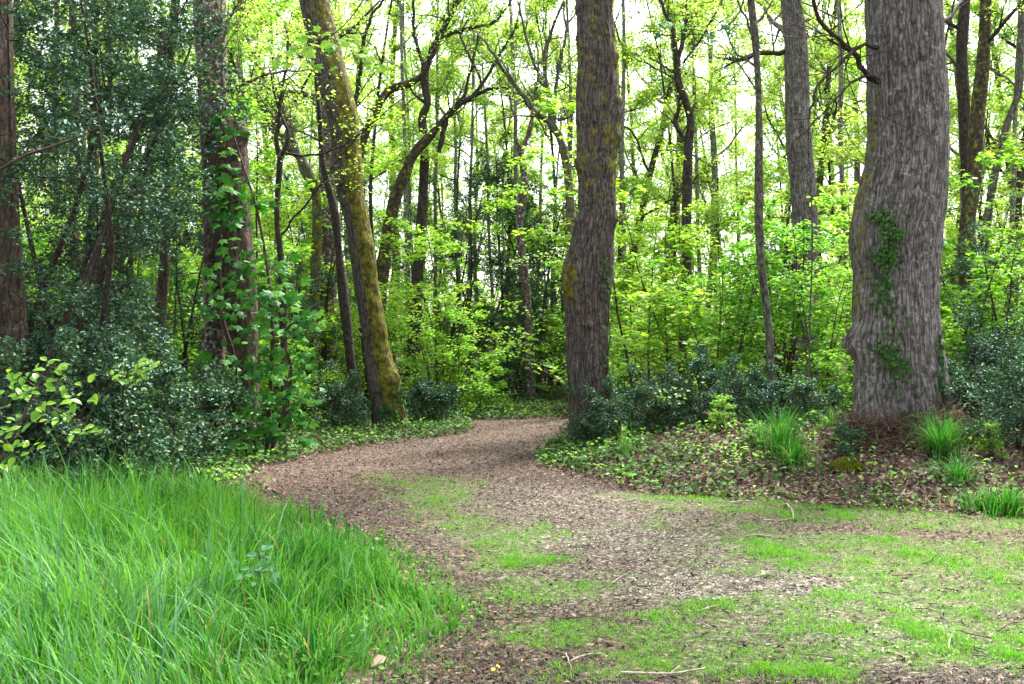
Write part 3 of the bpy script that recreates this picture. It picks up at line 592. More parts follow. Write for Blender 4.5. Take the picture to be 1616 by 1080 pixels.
hero('broken_tree', 'tree', 'reddish brown trunk snapped off near head of its neighbour, right one of the crossing pair',
     [(370, 190, 22), (372, 203, 40), (366, 225, 52), (362, 260, 60), (364, 350, 62), (374, 430, 60), (378, 500, 56), (384, 580, 44), (387, 700, 50)], 14.9, M['brown'], 0, 64, .06, .012, moss=.0, seed=5,
     bumps=[(388, 212, 14.8, .06, .1), (376, 300, 14.6, .03, .2)])
hero('brown_tree', 'tree', 'reddish brown trunk half cut off by the left border, behind dark holly leaves',
     [(-12, -60, 54), (-12, 0, 56), (-6, 250, 60), (2, 450, 68), (6, 560, 76), (8, 640, 84), (8, 740, 100)], 11.6, M['brown'], 10, 72, .06, .012, seed=6, crown=None)
def slim(name, label, spec, d, mat, branches=(), H=0, seed=0, moss=.1, mossf=None, crown=None, group=None, seg=14):
    return hero(name, 'tree', label, spec, d, M[mat], H, seg, .16, .006, (), mossf, crown, moss, 1.2, group, branches, seed, lumps=.015)
CR = (5, 2.2, .6, 'crown', .055)
slim('young_tree', 'narrow dark trunk close behind the mossy leaning tree, on its left', [(510, 260, 10), (527, 330, 12), (538, 430, 14), (550, 540, 16), (560, 640, 18)], 20, 'dark', seed=11, H=9, crown=CR)
slim('ivy_clad_tree', 'upright grey trunk with ivy, seen between the crossing pair and the mossy leaning tree', [(498, -40, 20), (505, 60, 24), (512, 170, 28), (518, 240, 30), (518, 330, 31), (516, 420, 32), (512, 660, 38)], 24, 'pale', seed=12, H=12, crown=CR)
slim('forked_tree', 'forked tree whose two arched mossy limbs lean left, behind the mossy leaning tree', [(497, 285, 16), (499, 310, 15), (497, 470, 17), (497, 650, 22)], 22, 'grey', seed=13, moss=.45,
     branches=[[(498, 300, 15), (488, 275, 15), (472, 248, 14), (450, 225, 14), (432, 200, 13), (420, 172, 11), (402, 152, 9), (385, 130, 8), (360, 80, 5)], [(496, 300, 13), (483, 275, 13), (466, 232, 12), (455, 190, 11), (440, 150, 10), (425, 130, 9), (400, 90, 7), (385, 30, 5), (380, -20, 4)]])
slim('crooked_sapling', 'thin crooked dark stem with twiggy fork, right of the crossing pair of trunks', [(443, 245, 10), (441, 270, 10), (437, 350, 10), (443, 405, 11), (447, 520, 12), (452, 690, 14)], 17, 'dark', seed=14, moss=0,
     branches=[[(443, 250, 9), (436, 220, 7), (441, 190, 6), (442, 150, 5), (455, 90, 4), (450, 40, 3)], [(443, 250, 8), (455, 215, 7), (448, 195, 5), (440, 170, 4), (425, 110, 3)], [(445, 370, 4), (470, 340, 3.5), (500, 300, 3), (535, 250, 2.5), (590, 190, 2)], [(443, 240, 5), (480, 245, 3.5), (530, 235, 3), (580, 200, 2), (640, 150, 2)]])
slim('ivy_tree', 'arching tree with ivy covered trunk, sweeping right beyond the mossy leaning tree',
     [(678, 215, 14), (652, 245, 17), (637, 280, 18), (622, 320, 20), (612, 380, 22), (603, 430, 23), (592, 560, 26), (588, 660, 30)], 25, 'dark', seed=15, moss=.35,
     branches=[[(675, 220, 13), (700, 190, 10), (725, 165, 9), (745, 152, 8), (770, 142, 5), (805, 138, 3)], [(693, 241, 8), (700, 205, 8), (710, 175, 7), (727, 160, 6), (738, 128, 5), (745, 100, 4), (760, 40, 3)],
               [(745, 152, 6), (760, 133, 6), (779, 103, 5), (793, 80, 4), (812, 48, 3), (822, 0, 2)], [(760, 135, 4), (754, 117, 4), (740, 86, 4), (728, 60, 3), (735, 10, 2)]])
slim('twisted_tree', 'zigzag dark stem forking high against the sky, between mossy leaning and central trees',
     [(671, 100, 13), (671, 139, 13), (675, 164, 12), (667, 182, 14), (670, 222, 15), (668, 300, 16), (660, 420, 18), (650, 640, 22)], 28, 'dark', seed=16,
     branches=[[(671, 105, 12), (682, 83, 11), (693, 61, 10), (704, 36, 9), (716, 15, 8), (728, -30, 6)], [(693, 64, 8), (715, 53, 7), (743, 44, 6), (779, 36, 5), (796, 19, 4), (812, -8, 3)], [(674, 164, 6), (660, 155, 4), (648, 140, 3), (640, 120, 2)], [(671, 110, 6), (655, 60, 5), (652, 0, 4)]])
slim('arching_tree', 'dark limb rising from behind the mossy leaning tree and arching right, stubby with ivy',
     [(663, 122, 10), (643, 133, 13), (615, 142, 13), (602, 158, 13), (592, 180, 13), (577, 211, 14), (568, 250, 15), (565, 330, 16), (575, 500, 18), (590, 660, 22)], 23, 'dark', seed=17, moss=.3,
     branches=[[(650, 130, 8), (672, 112, 7), (680, 88, 5), (690, 50, 4)], [(568, 240, 10), (560, 180, 8), (568, 120, 7), (575, 60, 6), (590, 20, 5), (615, -10, 4)]])
slim('wide_forked_tree', 'tree splitting into a broad V of limbs, behind left of central knobbly tree',
     [(888, 232, 14), (893, 255, 15), (900, 330, 16), (905, 450, 18), (908, 620, 22)], 21, 'grey', seed=18, moss=.35,
     branches=[[(890, 240, 12), (879, 208, 12), (863, 192, 11), (846, 178, 10), (827, 155, 9), (810, 130, 7), (790, 105, 6), (777, 83, 5), (752, 50, 3)], [(880, 212, 9), (871, 189, 10), (866, 155, 8), (860, 117, 7), (863, 72, 6), (872, 45, 5), (890, 0, 4)],
               [(872, 195, 8), (876, 150, 6), (884, 100, 5), (892, 60, 4), (890, 0, 3)], [(866, 155, 6), (850, 119, 5), (838, 86, 5), (827, 47, 4), (817, 3, 3)], [(880, 190, 7), (893, 184, 7), (905, 183, 7)]])
slim('slender_y_tree', 'slim grey tree forking in a small Y above its reddish base, over the path end',
     [(821, 236, 9), (827, 278, 10), (820, 375, 11), (828, 425, 12), (835, 525, 13), (838, 600, 14)], 27, 'pale', seed=19, branches=[[(822, 240, 8), (838, 200, 7), (840, 175, 6), (850, 120, 4), (845, 60, 3)], [(821, 238, 7), (813, 211, 6), (814, 189, 5), (806, 160, 4), (800, 100, 3)]])
slim('snag_tree', 'crooked tree with a looped mossy side branch, in leaves right of the central tree',
     [(1068, 90, 11), (1072, 135, 12), (1082, 160, 13), (1090, 190, 14), (1087, 225, 16), (1085, 270, 15), (1083, 400, 17), (1080, 640, 20)], 20, 'dark', seed=20, moss=.25,
     branches=[[(1068, 95, 9), (1062, 50, 7), (1045, 12, 5), (1040, -30, 4)], [(1069, 95, 8), (1082, 40, 6), (1086, -10, 5)], [(1080, 222, 7), (1070, 205, 7), (1064, 190, 7), (1070, 175, 6), (1078, 160, 5)], [(1071, 130, 4), (1040, 110, 3), (1000, 90, 2)], [(1078, 100, 4), (1100, 70, 3.5), (1130, 20, 3), (1150, -20, 2)]])
slim('thin_tree', 'thin straight dark stem, first one right of the looped crooked tree', [(1182, -40, 9), (1185, 0, 10), (1192, 65, 11), (1197, 150, 11), (1198, 250, 12), (1200, 400, 12), (1205, 450, 12), (1211, 500, 12), (1216, 560, 13), (1218, 660, 14)], 15.2, 'grey', seed=21, H=9, crown=CR,
     branches=[[(1190, 65, 5), (1178, 30, 4), (1160, 0, 3), (1150, -30, 2)], [(1197, 150, 3), (1180, 120, 2.5), (1150, 90, 2)]])
slim('blue_stem', 'very thin bluish stem just left of the massive oak', [(1282, 380, 3), (1279, 480, 4.5), (1277, 560, 4.5), (1276, 660, 6)], 14.5, 'grey', seed=22, H=5)
slim('grey_tree', 'mid sized grey trunk with stubby side branch pointing left, beside the massive oak',
     [(1245, -50, 30), (1248, 0, 32), (1256, 75, 36), (1258, 150, 38), (1261, 225, 40), (1268, 300, 40), (1271, 375, 38), (1271, 450, 36), (1272, 660, 42)], 22, 'oak', seed=23, H=13, crown=CR, seg=28,
     branches=[[(1245, 82, 9), (1225, 84, 8), (1206, 84, 8), (1180, 90, 7), (1162, 98, 7), (1153, 91, 5)], [(1262, 370, 8), (1250, 385, 6), (1231, 430, 5), (1211, 455, 4)]])
slim('ivy_trunk_tree', 'ivy draped trunk with bushy sprouts and a burl, first one right of the massive oak',
     [(1558, -40, 18), (1556, 0, 19), (1551, 100, 19), (1541, 200, 24), (1538, 275, 24), (1527, 350, 24), (1524, 420, 24), (1531, 500, 26), (1533, 670, 32)], 20, 'dark', seed=24, H=12, crown=CR, moss=.35)
slim('dark_tree', 'straight dark trunk touching the ivy draped one, right of the massive oak', [(1524, -40, 15), (1523, 0, 16), (1518, 75, 17), (1522, 180, 18), (1526, 300, 18), (1545, 640, 24)], 22, 'dark', seed=25, H=12, crown=CR)
slim('slanting_tree', 'slanting thin trunk near the right border of the view', [(1614, -20, 8), (1611, 60, 9), (1606, 150, 11), (1588, 200, 12), (1573, 260, 13), (1561, 325, 13), (1550, 480, 14), (1546, 640, 16)], 26, 'grey', seed=26)
slim('holly_side_tree', 'tall slim brown trunk in dark holly, left of the crossing pair',
     [(285, -40, 11), (278, 0, 12), (269, 83, 13), (265, 140, 13), (264, 208, 13), (261, 330, 14), (260, 419, 15), (254, 491, 16), (256, 560, 16), (256, 700, 20)], 16, 'brown', seed=27, H=9, crown=CR, moss=.2)
slim('slanted_trunk', 'thick trunk slanting down leftward seen through holly leaves', [(256, 70, 16), (256, 105, 17), (254, 160, 19), (240, 245, 24), (218, 295, 26), (202, 330, 24), (185, 400, 26), (150, 640, 32)], 20, 'dark', seed=28, moss=.3)
slim('lichen_stem', 'yellowish lichen coated stem in the holly at far left', [(66, 180, 9), (70, 240, 10), (72, 300, 10), (86, 312, 9), (98, 330, 10), (100, 640, 12)], 19, 'pale', seed=29, moss=.9)
slim('silver_stem', 'thin silvery stem behind holly, second from the lichen coated one', [(112, 200, 4), (118, 225, 4), (128, 265, 5), (137, 300, 5), (147, 345, 5), (150, 640, 8)], 17, 'pale', seed=30)
slim('bent_stem', 'thin pale bent stem behind holly, left of the slanting thick trunk', [(180, 180, 4), (183, 230, 5), (187, 280, 6), (197, 325, 6), (200, 640, 9)], 18, 'pale', seed=31)
slim('holly_tree', 'bare curving holly stem low among dark leaves', [(165, 420, 4), (175, 440, 5), (190, 470, 6), (197, 520, 6), (206, 560, 7), (210, 660, 9)], 13, 'grey', seed=32)
for i, (px, w_, d) in enumerate([(147, 17, 21), (117, 16, 22), (85, 12, 24), (170, 10, 25)]):
    slim('shaded_tree', ['dark upright trunk behind holly, nearest to the slanting thick trunk', 'dark upright trunk behind holly, right of the lichen coated stem', 'dark trunk behind holly over the lichen coated stem', 'slender dark trunk in the holly gap left of the slanting thick one'][i],
         [(px, -30, w_*.7), (px+3, 150, w_*.85), (px, 260, w_), (px+2, 400, w_), (px+4, 640, w_*1.3)], d, 'dark', seed=40+i, moss=.3, H=12)

# ---------------------------------------------------------------- background wood
rs = rng(77); PI2 = 2*math.pi
SLOT = [(-60, 30, 2), (40, 34, 5), (110, 40, 0), (215, 36, 3), (300, 31, 4), (400, 36, 1), (455, 44, 0), (540, 38, 2), (615, 46, 5), (655, 40, 6), (690, 34, 6), (705, 52, 6), (722, 38, 7), (742, 33, 6), (760, 47, 0), (778, 36, 6), (800, 40, 7), (812, 52, 6), (850, 42, 6), (868, 35, 7), (640, 46, 6), (675, 50, 7), (790, 58, 6), (905, 50, 0), (985, 33, 3), (1040, 42, 5),
        (1110, 36, 0), (1150, 48, 2), (1230, 38, 4), (1310, 30, 3), (1345, 44, 0), (1470, 34, 2), (1500, 40, 5), (1590, 32, 1), (1640, 38, 3), (1680, 30, 0)]
ZN = [(300, 'woodland tree behind the holly at left'), (560, 'woodland tree behind the forked mossy limbs'), (910, 'slender woodland tree over the bend of the path'), (1370, 'woodland tree between the central tree and the massive oak'), (1e9, 'woodland tree beyond the massive oak at right')]
def zone(px, Z): return next(t for lim, t in Z if px < lim)
for px, d, v in SLOT:
    z = zone(px, ZN); tree_at(px, d, v, rs.uniform(.85, 1.1), rs.uniform(0, PI2), z+', mid distance', 'trees of the mid distance wood')
for i in range(48):
    px = -80+i*37+rs.uniform(-18, 18); d = rs.uniform(50, 78)
    if 560 < px < 900 and i % 3: continue
    z = zone(px, ZN); tree_at(px, d, int(rs.integers(0, 6)), rs.uniform(.8, 1.15), rs.uniform(0, PI2), z+', far off', 'trees of the far wood')
for i in range(40):
    px = -30+i*43+rs.uniform(-20, 20); d = rs.uniform(27, 48)
    tree_at(px, d, 6+i % 2, rs.uniform(.85, 1.1), rs.uniform(0, PI2), zone(px, ZN).replace('woodland tree', 'thin straight stemmed tree')+', mid distance', 'thin stems of the mid distance wood')
# understorey
SZ = [(300, 'leafy sapling beyond the holly at left'), (600, 'leafy green sapling behind the crossing pair of trunks'), (910, 'bright green sapling beyond the bend of the path'), (1370, 'bright green sapling between the central tree and the massive oak'), (1e9, 'leafy sapling beyond the massive oak at right')]
n = 0
for d0, step, lo in [(18.5, 62, 1), (22.5, 58, 0), (27, 56, 0), (33, 60, 0), (41, 60, 0), (49, 66, 0)]:
    px = -40+rs.uniform(0, 30)
    while px < 1660:
        d = d0+rs.uniform(-1.6, 1.6); x_ = (px-808)/F*d
        v_ = int(rs.choice(8, p=[.17, .10, .17, .10, .12, .06, .16, .12]))
        skip = (d < 25 and sdist(PATH, np.array([x_]), np.array([d]))[0] < .9) or (d < 21 and px < 690) or (d < 30 and 520 < px < 660 and v_ not in (1, 5)) or (d < 20 and v_ in (6, 2, 7)) or (600 < px < 900 and d < 36 and v_ in (2, 6, 7) and rs.uniform() < .6) or (610 < px < 905 and d < 34 and rs.uniform() < .35)
        if not skip:
            sc = rs.uniform(.7, 1.15)*(1 if d < 30 else 1.25); v = v_ if d < 44 else (6, 7, 2)[v_ % 3]; z = zone(px, SZ)
            sapling_at(px, d, v, sc, rs.uniform(0, PI2), z+(', nearer row' if d < 25 else ', further back'), 'understorey saplings'); n += 1
        px += step*rs.uniform(.7, 1.3)
print('saplings', n)
for px, d, v, sc, lab in [(30, 16.5, 0, .9, 'green sapling glimpsed behind holly at the left border'), (110, 18.5, 2, .8, 'green sapling glimpsed behind holly under the lichen coated stem'), (210, 17.5, 1, .9, 'green sapling glimpsed behind holly below the slanting thick trunk'), (290, 19, 7, .8, 'tall green sapling left of the crossing pair'), (1010, 16.8, 4, .95, 'big leaved sapling just right of the central tree, taller one'), (1075, 17.5, 2, .8, 'hazel like sapling below the looped crooked tree'), (1130, 16.6, 0, .75, 'small leaved sapling left of the thin straight stem'),
                      (1250, 17, 3, .9, 'maple like sapling between thin straight stem and massive oak'), (1310, 16.2, 1, .8, 'light green bush sapling touching left side of the massive oak'), (1505, 15.5, 4, .7, 'big leaved sapling right behind the massive oak'), (1560, 16.5, 3, .9, 'maple like sapling near the right border'),
                      (1600, 17.5, 2, .7, 'tall light sapling at the right border'), (470, 19, 5, .9, 'low leafy sapling left of the mossy leaning tree'), (520, 22, 1, .7, 'light green sapling at the foot of the mossy leaning tree'), (690, 21.5, 1, .8, 'sapling at the left side of the path bend'), (715, 21.5, 5, .9, 'small sapling right beside the path bend')]:
    sapling_at(px, d, v, sc, rs.uniform(0, PI2), lab)
for px, d, sc, lab in [(1185, 11.8, .15, 'small leafy seedling just left of the tall upright grass tussock'), (1570, 10.9, .2, 'leafy seedling between the dead fern and the right border tuft'), (1130, 13.4, .26, 'knee high leafy seedling beside the rotten log')]:
    sapling_at(px, d, 5, sc, rs.uniform(0, PI2), lab)
# holly
for px, d, v, sc, lab in [(20, 10.6, 1, .8, 'dark holly tree in front of the half cut off brown trunk'), (95, 11.6, 0, .8, 'dark holly tree with glossy leaves, second from the left border'), (112, 12.8, 0, .78, 'tall dark holly tree in the middle of the left thicket'),
                      (45, 14, 0, .9, 'dark holly tree filling the left thicket from behind'), (185, 13.9, 2, .68, 'shorter holly tree left of the tall slim brown trunk'), (140, 16.5, 1, .9, 'holly tree at the back of the left thicket'), (285, 18, 2, .8, 'holly tree beside the tall pale lichen trunk'), (60, 12.2, 0, .82, 'tall holly tree between the left border and the slanting thick trunk'), (-50, 12.5, 0, .95, 'holly tree partly outside the left border'),
                      (440, 20.5, 2, .7, 'holly tree right of the crossing pair, half hidden by sycamore leaves'), (505, 23, 1, .7, 'holly tree at the foot of the grey ivy trunk'),
                      (700, 30, 0, .85, 'dark holly behind the bend, left of the path end'), (745, 31, 1, .95, 'dark holly behind the path end, left of the reddish based stem'), (790, 33, 0, 1.0, 'tall dark holly directly behind the reddish based stem'), (850, 30, 2, 1.15, 'dark holly close to the central tree, behind the bend'), (885, 32, 1, 1.0, 'dark holly half hidden by the central tree'),
                      (820, 28, 2, .8, 'shaded holly closing the end of the path'), (1230, 26, 2, .8, 'dark holly behind the thin straight stem'), (1590, 15.5, 2, .6, 'holly tree at the right border'), (1545, 18, 1, .6, 'holly tree behind the saplings right of the oak')]:
    holly_at(px, d, v, sc, rs.uniform(0, PI2), lab)
for px, d, v, sc, lab in [(30, 9.9, 3, .9, 'holly shrub low behind the lime green branch'), (115, 10.2, 3, .95, 'holly shrub over the grass, second from left border'), (195, 10.8, 3, .95, 'holly shrub over the grass, bluish tinted gloss on its leaves, left middle'), (265, 11.8, 3, .9, 'holly shrub left of the crossing trunks foot'), (310, 13.2, 4, 1.1, 'small holly shrub at the foot of the crossing trunks'),
                      (160, 12.2, 3, 1.2, 'holly shrub further back in the left thicket'),
                      (545, 18.6, 4, .7, 'holly shrub at left foot of the mossy leaning tree'), (668, 19.3, 4, .75, 'holly shrub at right foot of the mossy leaning tree'), (690, 19.6, 4, .8, 'low holly shrub where the path bends, left side'), (530, 18.2, 3, .7, 'holly shrub between crooked sapling and mossy leaning tree'),
                      (955, 14.25, 3, .68, 'holly shrub against the central tree, right side of its foot'), (930, 14.35, 4, .5, 'small holly shrub in front of the central tree foot'), (1000, 14.6, 3, .72, 'holly shrub first right of the central tree'), (1055, 14.4, 3, .68, 'holly shrub second right of the central tree'), (1110, 14.8, 3, .8, 'holly shrub above the rotten log'),
                      (1165, 14.2, 3, .68, 'holly shrub right of the rotten log'), (1225, 13.8, 4, .8, 'low holly shrub at the foot of the thin straight stem'), (1290, 13.2, 4, .7, 'low holly shrub left of the oak mound'),
                      (1500, 12.4, 4, .75, 'low holly shrub right of the oak foot'), (1560, 11.9, 3, .8, 'holly shrub right of the dead fern heap'), (1605, 11.2, 3, .85, 'holly shrub at the right border over the grass tuft'), (1440, 11.5, 4, .35, 'tiny holly shrub in front of the oak foot'), (1340, 11.2, 4, .4, 'tiny holly sprout beside the yellow moss cushion'), (1540, 13, 3, 1.1, 'taller holly shrub behind the oak on the right')]:
    holly_at(px, d, v, sc, rs.uniform(0, PI2), lab)

# far wood mass
rs = rng(5); N = 150000
ang = rs.uniform(-.62, .62, N); d = rs.uniform(66, 110, N); x = np.tan(ang)*d; zz = 22*rs.uniform(0, 1, N)**1.35
dens = vn(np.stack([x*.16, d*.1, zz*.2], 1), 9)*.6+vn(np.stack([x*.5, d*.3, zz*.55], 1), 10)*.4; k = dens > .405+.016*zz; mb = MB()
leaves(mb, rs, np.stack([x, d, zz+gz(x, d)], 1)[k], .38, T_quad(), tilt=.6)
tag(put('distant_foliage', mb.mesh('distant_foliage', M['crown'], False)), 'hazy mass of yellow green leaves in the distant wood', 'foliage', kind='stuff')

# ---------------------------------------------------------------- ground cover
rs = rng(8)
x, y = scatter(170000, 9, 27, 1.0, .6); s = sdist(PATH, x, y); cl = fbm2(x, y, 1.1, 71)
bank = (x > .3) & (y > edge_y(x)-.1) & (y < 19)
left = (x < 0) & (y > 11.5) & (s > .02) & (s < 3.2)
far = (y > 20.5) & (s > .05)
pr = np.where(bank, .08+.62*smooth(.46, .64, cl)+.5*np.exp(-((x-1.0)**2+(y-14.4)**2)/.7), 0)+np.where(left, .75*smooth(.28, .5, cl), 0)+np.where(far, .5, 0)
pr = np.where((x > .1) & (x < 1.8) & (y > 12.6) & (y < 15.8) & (s > 0), .9, pr)
k = (rs.uniform(0, 1, len(x)) < pr) & (s > -.05); x = x[k]; y = y[k]
mb = MB(); leaves(mb, rs, np.stack([x, y, gz(x, y)+rs.uniform(.02, .14, len(x))*(.5+fbm2(x, y, 2, 3))], 1), .045+.0010*y, (T_maple()[0]*[1, 1, .6], T_maple()[1]), tilt=.45)
tag(put('ivy_ground_cover', mb.mesh('ivy_ground_cover', M['ivy'], False)), 'low carpet of ivy and small green leaves on the verges', 'ground cover', kind='stuff')
x, y = scatter(30000, 9.3, 24, 1.0, .6); s = sdist(PATH, x, y); k = (s > .03) & (rs.uniform(0, 1, len(x)) < smooth(.45, .7, fbm2(x, y, 1.6, 81))) & (sdist(GRASS, x, y) > 0); x = x[k]; y = y[k]
mb = MB(); leaves(mb, rs, np.stack([x, y, gz(x, y)+rs.uniform(.04, .22, len(x))], 1), .058, T_oval(.3), tilt=.4)
tag(put('woodland_herbs', mb.mesh('woodland_herbs', M['under'], False)), 'sparse bright green herbs between the ivy leaves', 'herbs', kind='stuff')

# grass tussocks
def tussock(px, py, d, n, h, sp, label, lean=.75, bias=None, seed=0):
    rs = rng(600+seed); cx, cy_, _ = P(px, py, d); mb = MB()
    az = rs.uniform(0, PI2, n); rr = np.abs(rs.normal(0, sp, n)); x = rr*np.cos(az); y = rr*np.sin(az)
    blades(mb, rs, x, y, gz(x+cx, y+cy_)-gzs(cx, cy_), rs.uniform(.3, 1.1, n)*h, rs.uniform(.007, .014, n), lean, 5, np.where(rs.uniform(0, 1, n) < .06, 1, np.clip(rs.normal(.28, .2, n), 0, .75)), azm=az+rs.normal(0, .7, n))
    o = put('grass_tussock', mb.mesh('grass_tussock', M['grass'])); o.location = (cx, cy_, gzs(cx, cy_)); tag(o, label, 'grass tussock')
tussock(1232, 745, 11.4, 420, .62, .12, 'tall upright grass tussock under the thin straight stem', .62, seed=1)
tussock(1252, 755, 11.0, 200, .42, .14, 'lower grass tussock beside the tall upright one', .7, seed=2)
tussock(1488, 760, 10.9, 520, .55, .10, 'dark green grass tussock drooping left in front of the oak', .85, seed=3)
tussock(1512, 775, 10.2, 220, .36, .10, 'paler arching grass tussock right of the dark green one', 1.1, seed=4)
tussock(1588, 815, 9.2, 420, .34, .15, 'bright grass tussock at the right border', .8, seed=5)
tussock(1545, 815, 9.4, 160, .25, .15, 'small grass tussock left of the bright border one', .9, seed=6)
tussock(1310, 700, 12.2, 120, .35, .12, 'small grass tussock left of the oak mound', .7, seed=7)
tussock(985, 730, 12.6, 40, .5, .08, 'thin wispy grass tuft below the central tree', .5, seed=8)
tussock(500, 1075, 4.75, 150, .34, .07, 'arching pale bladed grass tuft at the bottom edge', .9, seed=9)
tussock(330, 1090, 4.4, 90, .48, .08, 'tall blue green grass tuft in the bottom foreground', .45, seed=10)
tussock(60, 1080, 4.3, 110, .55, .12, 'tall blue green grass tuft in the bottom left corner', .5, seed=11)

# moss cushion
rs = rng(91); c = P(1335, 765, 10.75); c[2] = gzs(c[0], c[1]); n = 5000
u = unit(rs.normal(0, 1, (n, 3))); u[:, 2] = np.abs(u[:, 2]); pos = u*[.16, .12, .12]*(1+.25*(vn(u*3, 5)-.5))[:, None]
mb = MB(); leaves(mb, rs, pos, .022, T_quad(), nrm=u, dirs=u+[0, 0, .3], tilt=.5)
th = np.linspace(0, PI2, 20, endpoint=False); rings = [np.stack([.15*math.cos(a)*np.cos(th), .11*math.cos(a)*np.sin(th), np.full(20, .11*math.sin(a))], 1) for a in np.linspace(-.3, 1.5, 8)]
mb2 = MB(); q = np.array([[i*20+j, i*20+(j+1) % 20, (i+1)*20+(j+1) % 20, (i+1)*20+j] for i in range(7) for j in range(20)])
mb.add(np.concatenate(rings), [q], rnd=np.full(160, .2))
o = put('moss_cushion', mb.mesh('moss_cushion', M['mossy'], False)); o.location = c; tag(o, 'yellow green moss cushion on the leaf litter before the oak', 'moss')

# ivy climbing
def ivy_on(surf, lines, n, label, seed, size=.055, sp=9, base=None):
    rs = rng(seed); pos = []; nr = []; wood = MB()
    for ln in lines:
        ln = np.array(ln, float); t = rs.uniform(0, len(ln)-1, int(n/len(lines))); i = np.minimum(t.astype(int), len(ln)-2); p = ln[i]+(ln[i+1]-ln[i])*(t-i)[:, None]+rs.normal(0, 1, (len(t), 2))*[sp, sp]
        for a in p:
            q, m = surf(a[0], a[1], rs.uniform(.01, .06)); pos.append(q); nr.append(m)
        tt = np.linspace(0, len(ln)-1, 24); vp = [surf(np.interp(k, range(len(ln)), ln[:, 0])+2.5*math.sin(k*5), np.interp(k, range(len(ln)), ln[:, 1]), .012)[0] for k in tt]
        tube(wood, np.array(vp), np.linspace(.010, .004, 24), 5)
    pos = np.array(pos); o0 = surf(lines[0][-1][0], lines[0][-1][1])[0]
    e = empty('ivy', o0, label, 'ivy'); mb = MB(); leaves(mb, rs, pos-o0, size, (T_maple()[0]*[1, 1, .4], T_maple()[1]), nrm=np.array(nr)*1.2+[0, 0, .35], dirs=np.array([[0, 0, -1.]])+np.zeros_like(pos), tilt=.35)
    put('leaves', mb.mesh('leaves', M['ivy'], False), e); wood.v = [v-o0 for v in wood.v]; put('vine', wood.mesh('vine', M['twig']), e)
ivy_on(surf1, [[(1388, 340), (1400, 375), (1392, 420), (1392, 470), (1404, 520), (1402, 570), (1412, 610)], [(1388, 345), (1402, 375), (1396, 430), (1390, 480)], [(1380, 345), (1410, 362), (1402, 400), (1382, 415)], [(1385, 540), (1398, 560), (1425, 580)]], 560, 'ivy strand with bright leaves climbing up the face of the massive oak', 1, .052, 6)
ivy_on(surf1, [[(1480, 530), (1482, 570), (1483, 610), (1484, 640)]], 90, 'ivy hanging on the right flank of the massive oak', 2, .06, 6)
ivy_on(surf2, [[(950, 400), (958, 440), (962, 480), (960, 540), (958, 600), (950, 650), (940, 700)]], 200, 'ivy creeping up the right side of the central knobbly tree', 3, .055, 5)
ivy_on(surf3, [[(628, 600), (634, 640), (632, 680)], [(610, 640), (620, 670)]], 160, 'ivy round the foot of the mossy leaning tree', 4, .075, 9)

# dead stems heaped round the oak foot, burl twigs
def heap(name, label, cat, pts, n, L, seed, mat='deadstem', up=.2):
    rs = rng(seed); c0 = np.array(pts[0][:3]); mb = MB()
    for i in range(n):
        c = pts[int(rs.integers(len(pts)))]; st = np.array(c[:3])-c0+rs.normal(0, c[3], 3)*[1, .6, .5]
        d = unit((rs.normal(0, 1, 3)+[0, -.3, up])[None])[0]; bp = bpath(rs, st, d, L*rs.uniform(.4, 1.2), 4, .45, -.08)
        k0 = mb.n; w0 = MB(); tube(w0, bp, np.full(5, rs.uniform(.002, .005)), 3, cap=False); mb.add(w0.v[0], w0.f, rnd=np.full(w0.n, rs.uniform()))
    o = put(name, mb.mesh(name, M[mat])); o.location = c0; return tag(o, label, cat)
gp = lambda px, d, dz=0: (lambda x: (x, d, gzs(x, d)+dz))((px-808)/F*d)
heap('dead_stem_heap', 'heap of reddish dead stems wrapped round the foot of the massive oak', 'dead stems', [(*gp(q, dd, zz), .10) for q, dd, zz in [(1335, 11.75, .10), (1355, 11.6, .16), (1385, 11.5, .12), (1410, 11.45, .14), (1435, 11.45, .1), (1460, 11.5, .14), (1485, 11.65, .16), (1500, 11.85, .1), (1370, 11.3, .02), (1430, 11.2, .02)]], 1300, .26, 71)
heap('dead_fern', 'brown dead fern clump right of the oak foot', 'dead fern', [(*gp(1530, 11.4, .12), .12), (*gp(1545, 11.5, .1), .1)], 230, .3, 72)
bp_, _ = surf1(1352, 540, .05)
heap('burl_twigs', 'bristly dead twigs on the burl at the left flank of the oak', 'twigs', [(*bp_, .09), (bp_[0]-.02, bp_[1], bp_[2]+.08, .07)], 160, .14, 73, up=.5)
for i, (px, py) in enumerate([(900, 262), (906, 350), (983, 345), (978, 175), (903, 190), (926, 505)]):
    q_, _ = surf2(px, py, .05)
    heap('burl_sprout', ['tuft of twigs on a burl, upper left side of the central trunk', 'tuft of twigs on a burl, mid left side of the central trunk', 'spiky tuft of twigs on the burl jutting from the right side of the central trunk', 'tuft of twigs on a burl, top right side of the central trunk', 'tuft of twigs on the topmost left burl of the central trunk', 'dark knot of twigs low on the face of the central trunk'][i], 'twigs', [(*q_, .045)], 40, .13, 80+i, up=.5)

